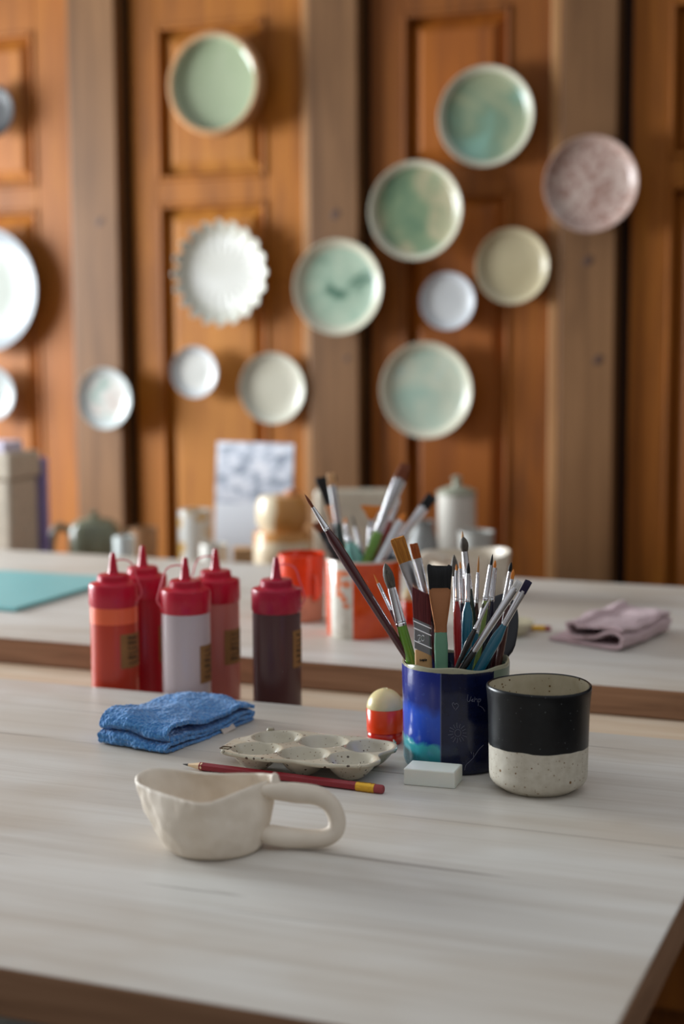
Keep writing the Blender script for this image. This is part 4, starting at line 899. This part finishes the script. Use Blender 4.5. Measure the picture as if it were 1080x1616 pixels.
# ------------------------------------------------------------------ foreground bisque cup
def clay_cup():
    cx, cy, cw = 335, 1338, 1.150
    c = PZ(337, 1338); yaw = yaw_at(337); M_ = Matrix.Translation((c.x, c.y, TOP)) @ Matrix.Rotation(yaw, 4, 'Z'); MI = M_.inverted()
    t = thing('cup', 'handmade unglazed cream clay cup with a thick loop handle in the foreground', 'cup', (c.x, c.y, TOP), yaw)
    # rim outline, frame pixels -> height above the table
    rimpx = [(213, 1234, .046), (216, 1223, .047), (232, 1215, .048), (262, 1214, .048), (300, 1218, .047), (345, 1221, .0465), (392, 1221, .047), (424, 1222, .049), (437, 1226, .050), (424, 1233, .049), (388, 1247, .047), (352, 1262, .0455), (322, 1270, .0445), (290, 1265, .0445), (252, 1253, .045), (224, 1242, .0455)]
    rim = [MI @ PZ(x, y, TOP + z) for x, y, z in rimpx]
    cen = sum(rim, Vector()) / len(rim)
    rim = smoothpath(rim, 8, True)
    ang = [atan2(p.y - cen.y, p.x - cen.x) for p in rim]
    Rb = 148 / 2 * depth(c) / F
    n = len(rim); V, Fc = [], []
    levels = [('in', 0, 0), ]
    rows = []
    def row(fn): 
        k = len(V)
        for i in range(n): V.append(fn(i))
        rows.append(k)
    bc = Vector((0.001, 0.0, 0))
    def basep(i, s=1.0): a = ang[i]; return Vector((bc.x + Rb * s * cos(a) * 1.0, bc.y + Rb * s * sin(a) * .92, 0))
    th = .0032
    def outer(i, u):      # u 0 base .. 1 rim
        b_, r_ = basep(i), rim[i]; k = u ** 1.0; bulge = .0035 * sin(pi * u)
        q = b_.lerp(Vector((r_.x, r_.y, 0)), k * .9 + .1 * u * u) ; d = Vector((cos(ang[i]), sin(ang[i]), 0)); q += d * bulge
        # thumb facets pressed round the wall
        fct = noise.noise(Vector((cos(ang[i]) * 2.6, sin(ang[i]) * 2.6, u * 2.0 + 4))) * .0028 * sin(pi * min(1, u * 1.05)) + .0009 * noise.noise(Vector((cos(ang[i]) * 8, sin(ang[i]) * 8, u * 6)))
        q += d * fct; q.z = r_.z * u; return q
    def inner(i, u):
        q = outer(i, u); d = Vector((cen.x * u - q.x + bc.x * (1 - u), cen.y * u - q.y, 0)); ln = d.length; q = q + d / ln * min(th, ln * .8); return q
    row(lambda i: basep(i, .90) * 1.0)
    row(lambda i: basep(i, .97) + Vector((0, 0, .0012)))
    for k in range(1, 22): row(lambda i, u=.04 + .96 * k / 22: outer(i, u) )
    row(lambda i: outer(i, 1.0) + Vector((0, 0, -.0004)))
    def mid(i): q = (outer(i, 1) + inner(i, 1)) / 2; q.z += .0009; return q
    row(mid)
    row(lambda i: inner(i, 1.0) + Vector((0, 0, -.0003)))
    for k in range(16, 0, -1): row(lambda i, u=.10 + .88 * k / 16: inner(i, u))
    row(lambda i: basep(i, .75) + Vector((0, 0, .0045)))
    for a, b in zip(rows, rows[1:]):
        for i in range(n): j = (i + 1) % n; Fc.append((a + i, a + j, b + j, b + i))
    Fc.append(tuple(rows[0] + i for i in range(n))[::-1]); Fc.append(tuple(rows[-1] + i for i in range(n)))
    meshobj('body', V, Fc, BISQUE, t, auto=80)
    # thick flattened loop handle, in the plane across the view
    w = depth(c)
    pts = [(412, 1252), (438, 1253), (468, 1256), (500, 1260), (521, 1273), (532, 1296), (529, 1316), (512, 1327), (485, 1328), (455, 1326), (428, 1322), (405, 1318)]
    rad = [8, 15, 17, 16, 14.5, 14.5, 14.5, 15, 16, 17, 17, 10]
    path = smoothpath([MI @ PW(x, y, w - .004) for x, y in pts], 6)
    rr = []
    for i in range(len(path)):
        q = i / 6; a = int(min(q, len(rad) - 1)); b = min(a + 1, len(rad) - 1); r_ = (rad[a] * (1 - (q - a)) + rad[b] * (q - a)) * w / F
        rr.append((r_, r_ * .95))
    lowest = min(p.z - r_[0] for p, r_ in zip(path, rr))
    path = [p - Vector((0, 0, min(0, lowest - .0002))) if lowest < 0 else p for p in path]
    hd = tube('handle', path, rr, BISQUE, t, 24, auto=80)
    nb = MI @ PW(434, 1233, w - .002)
    lathe('thumb_nub', [(0, -.012), (.0062, -.010), (.0052, -.003), (.0036, .001), (.0026, .0048), (.0012, .0062), (0, .0065)], BISQUE, t, 24, loc=nb)
    return t
clay_cup()
for o in list(scene.objects):
    if o.type == 'MESH' and not o.data.materials: print('no material', o.name)
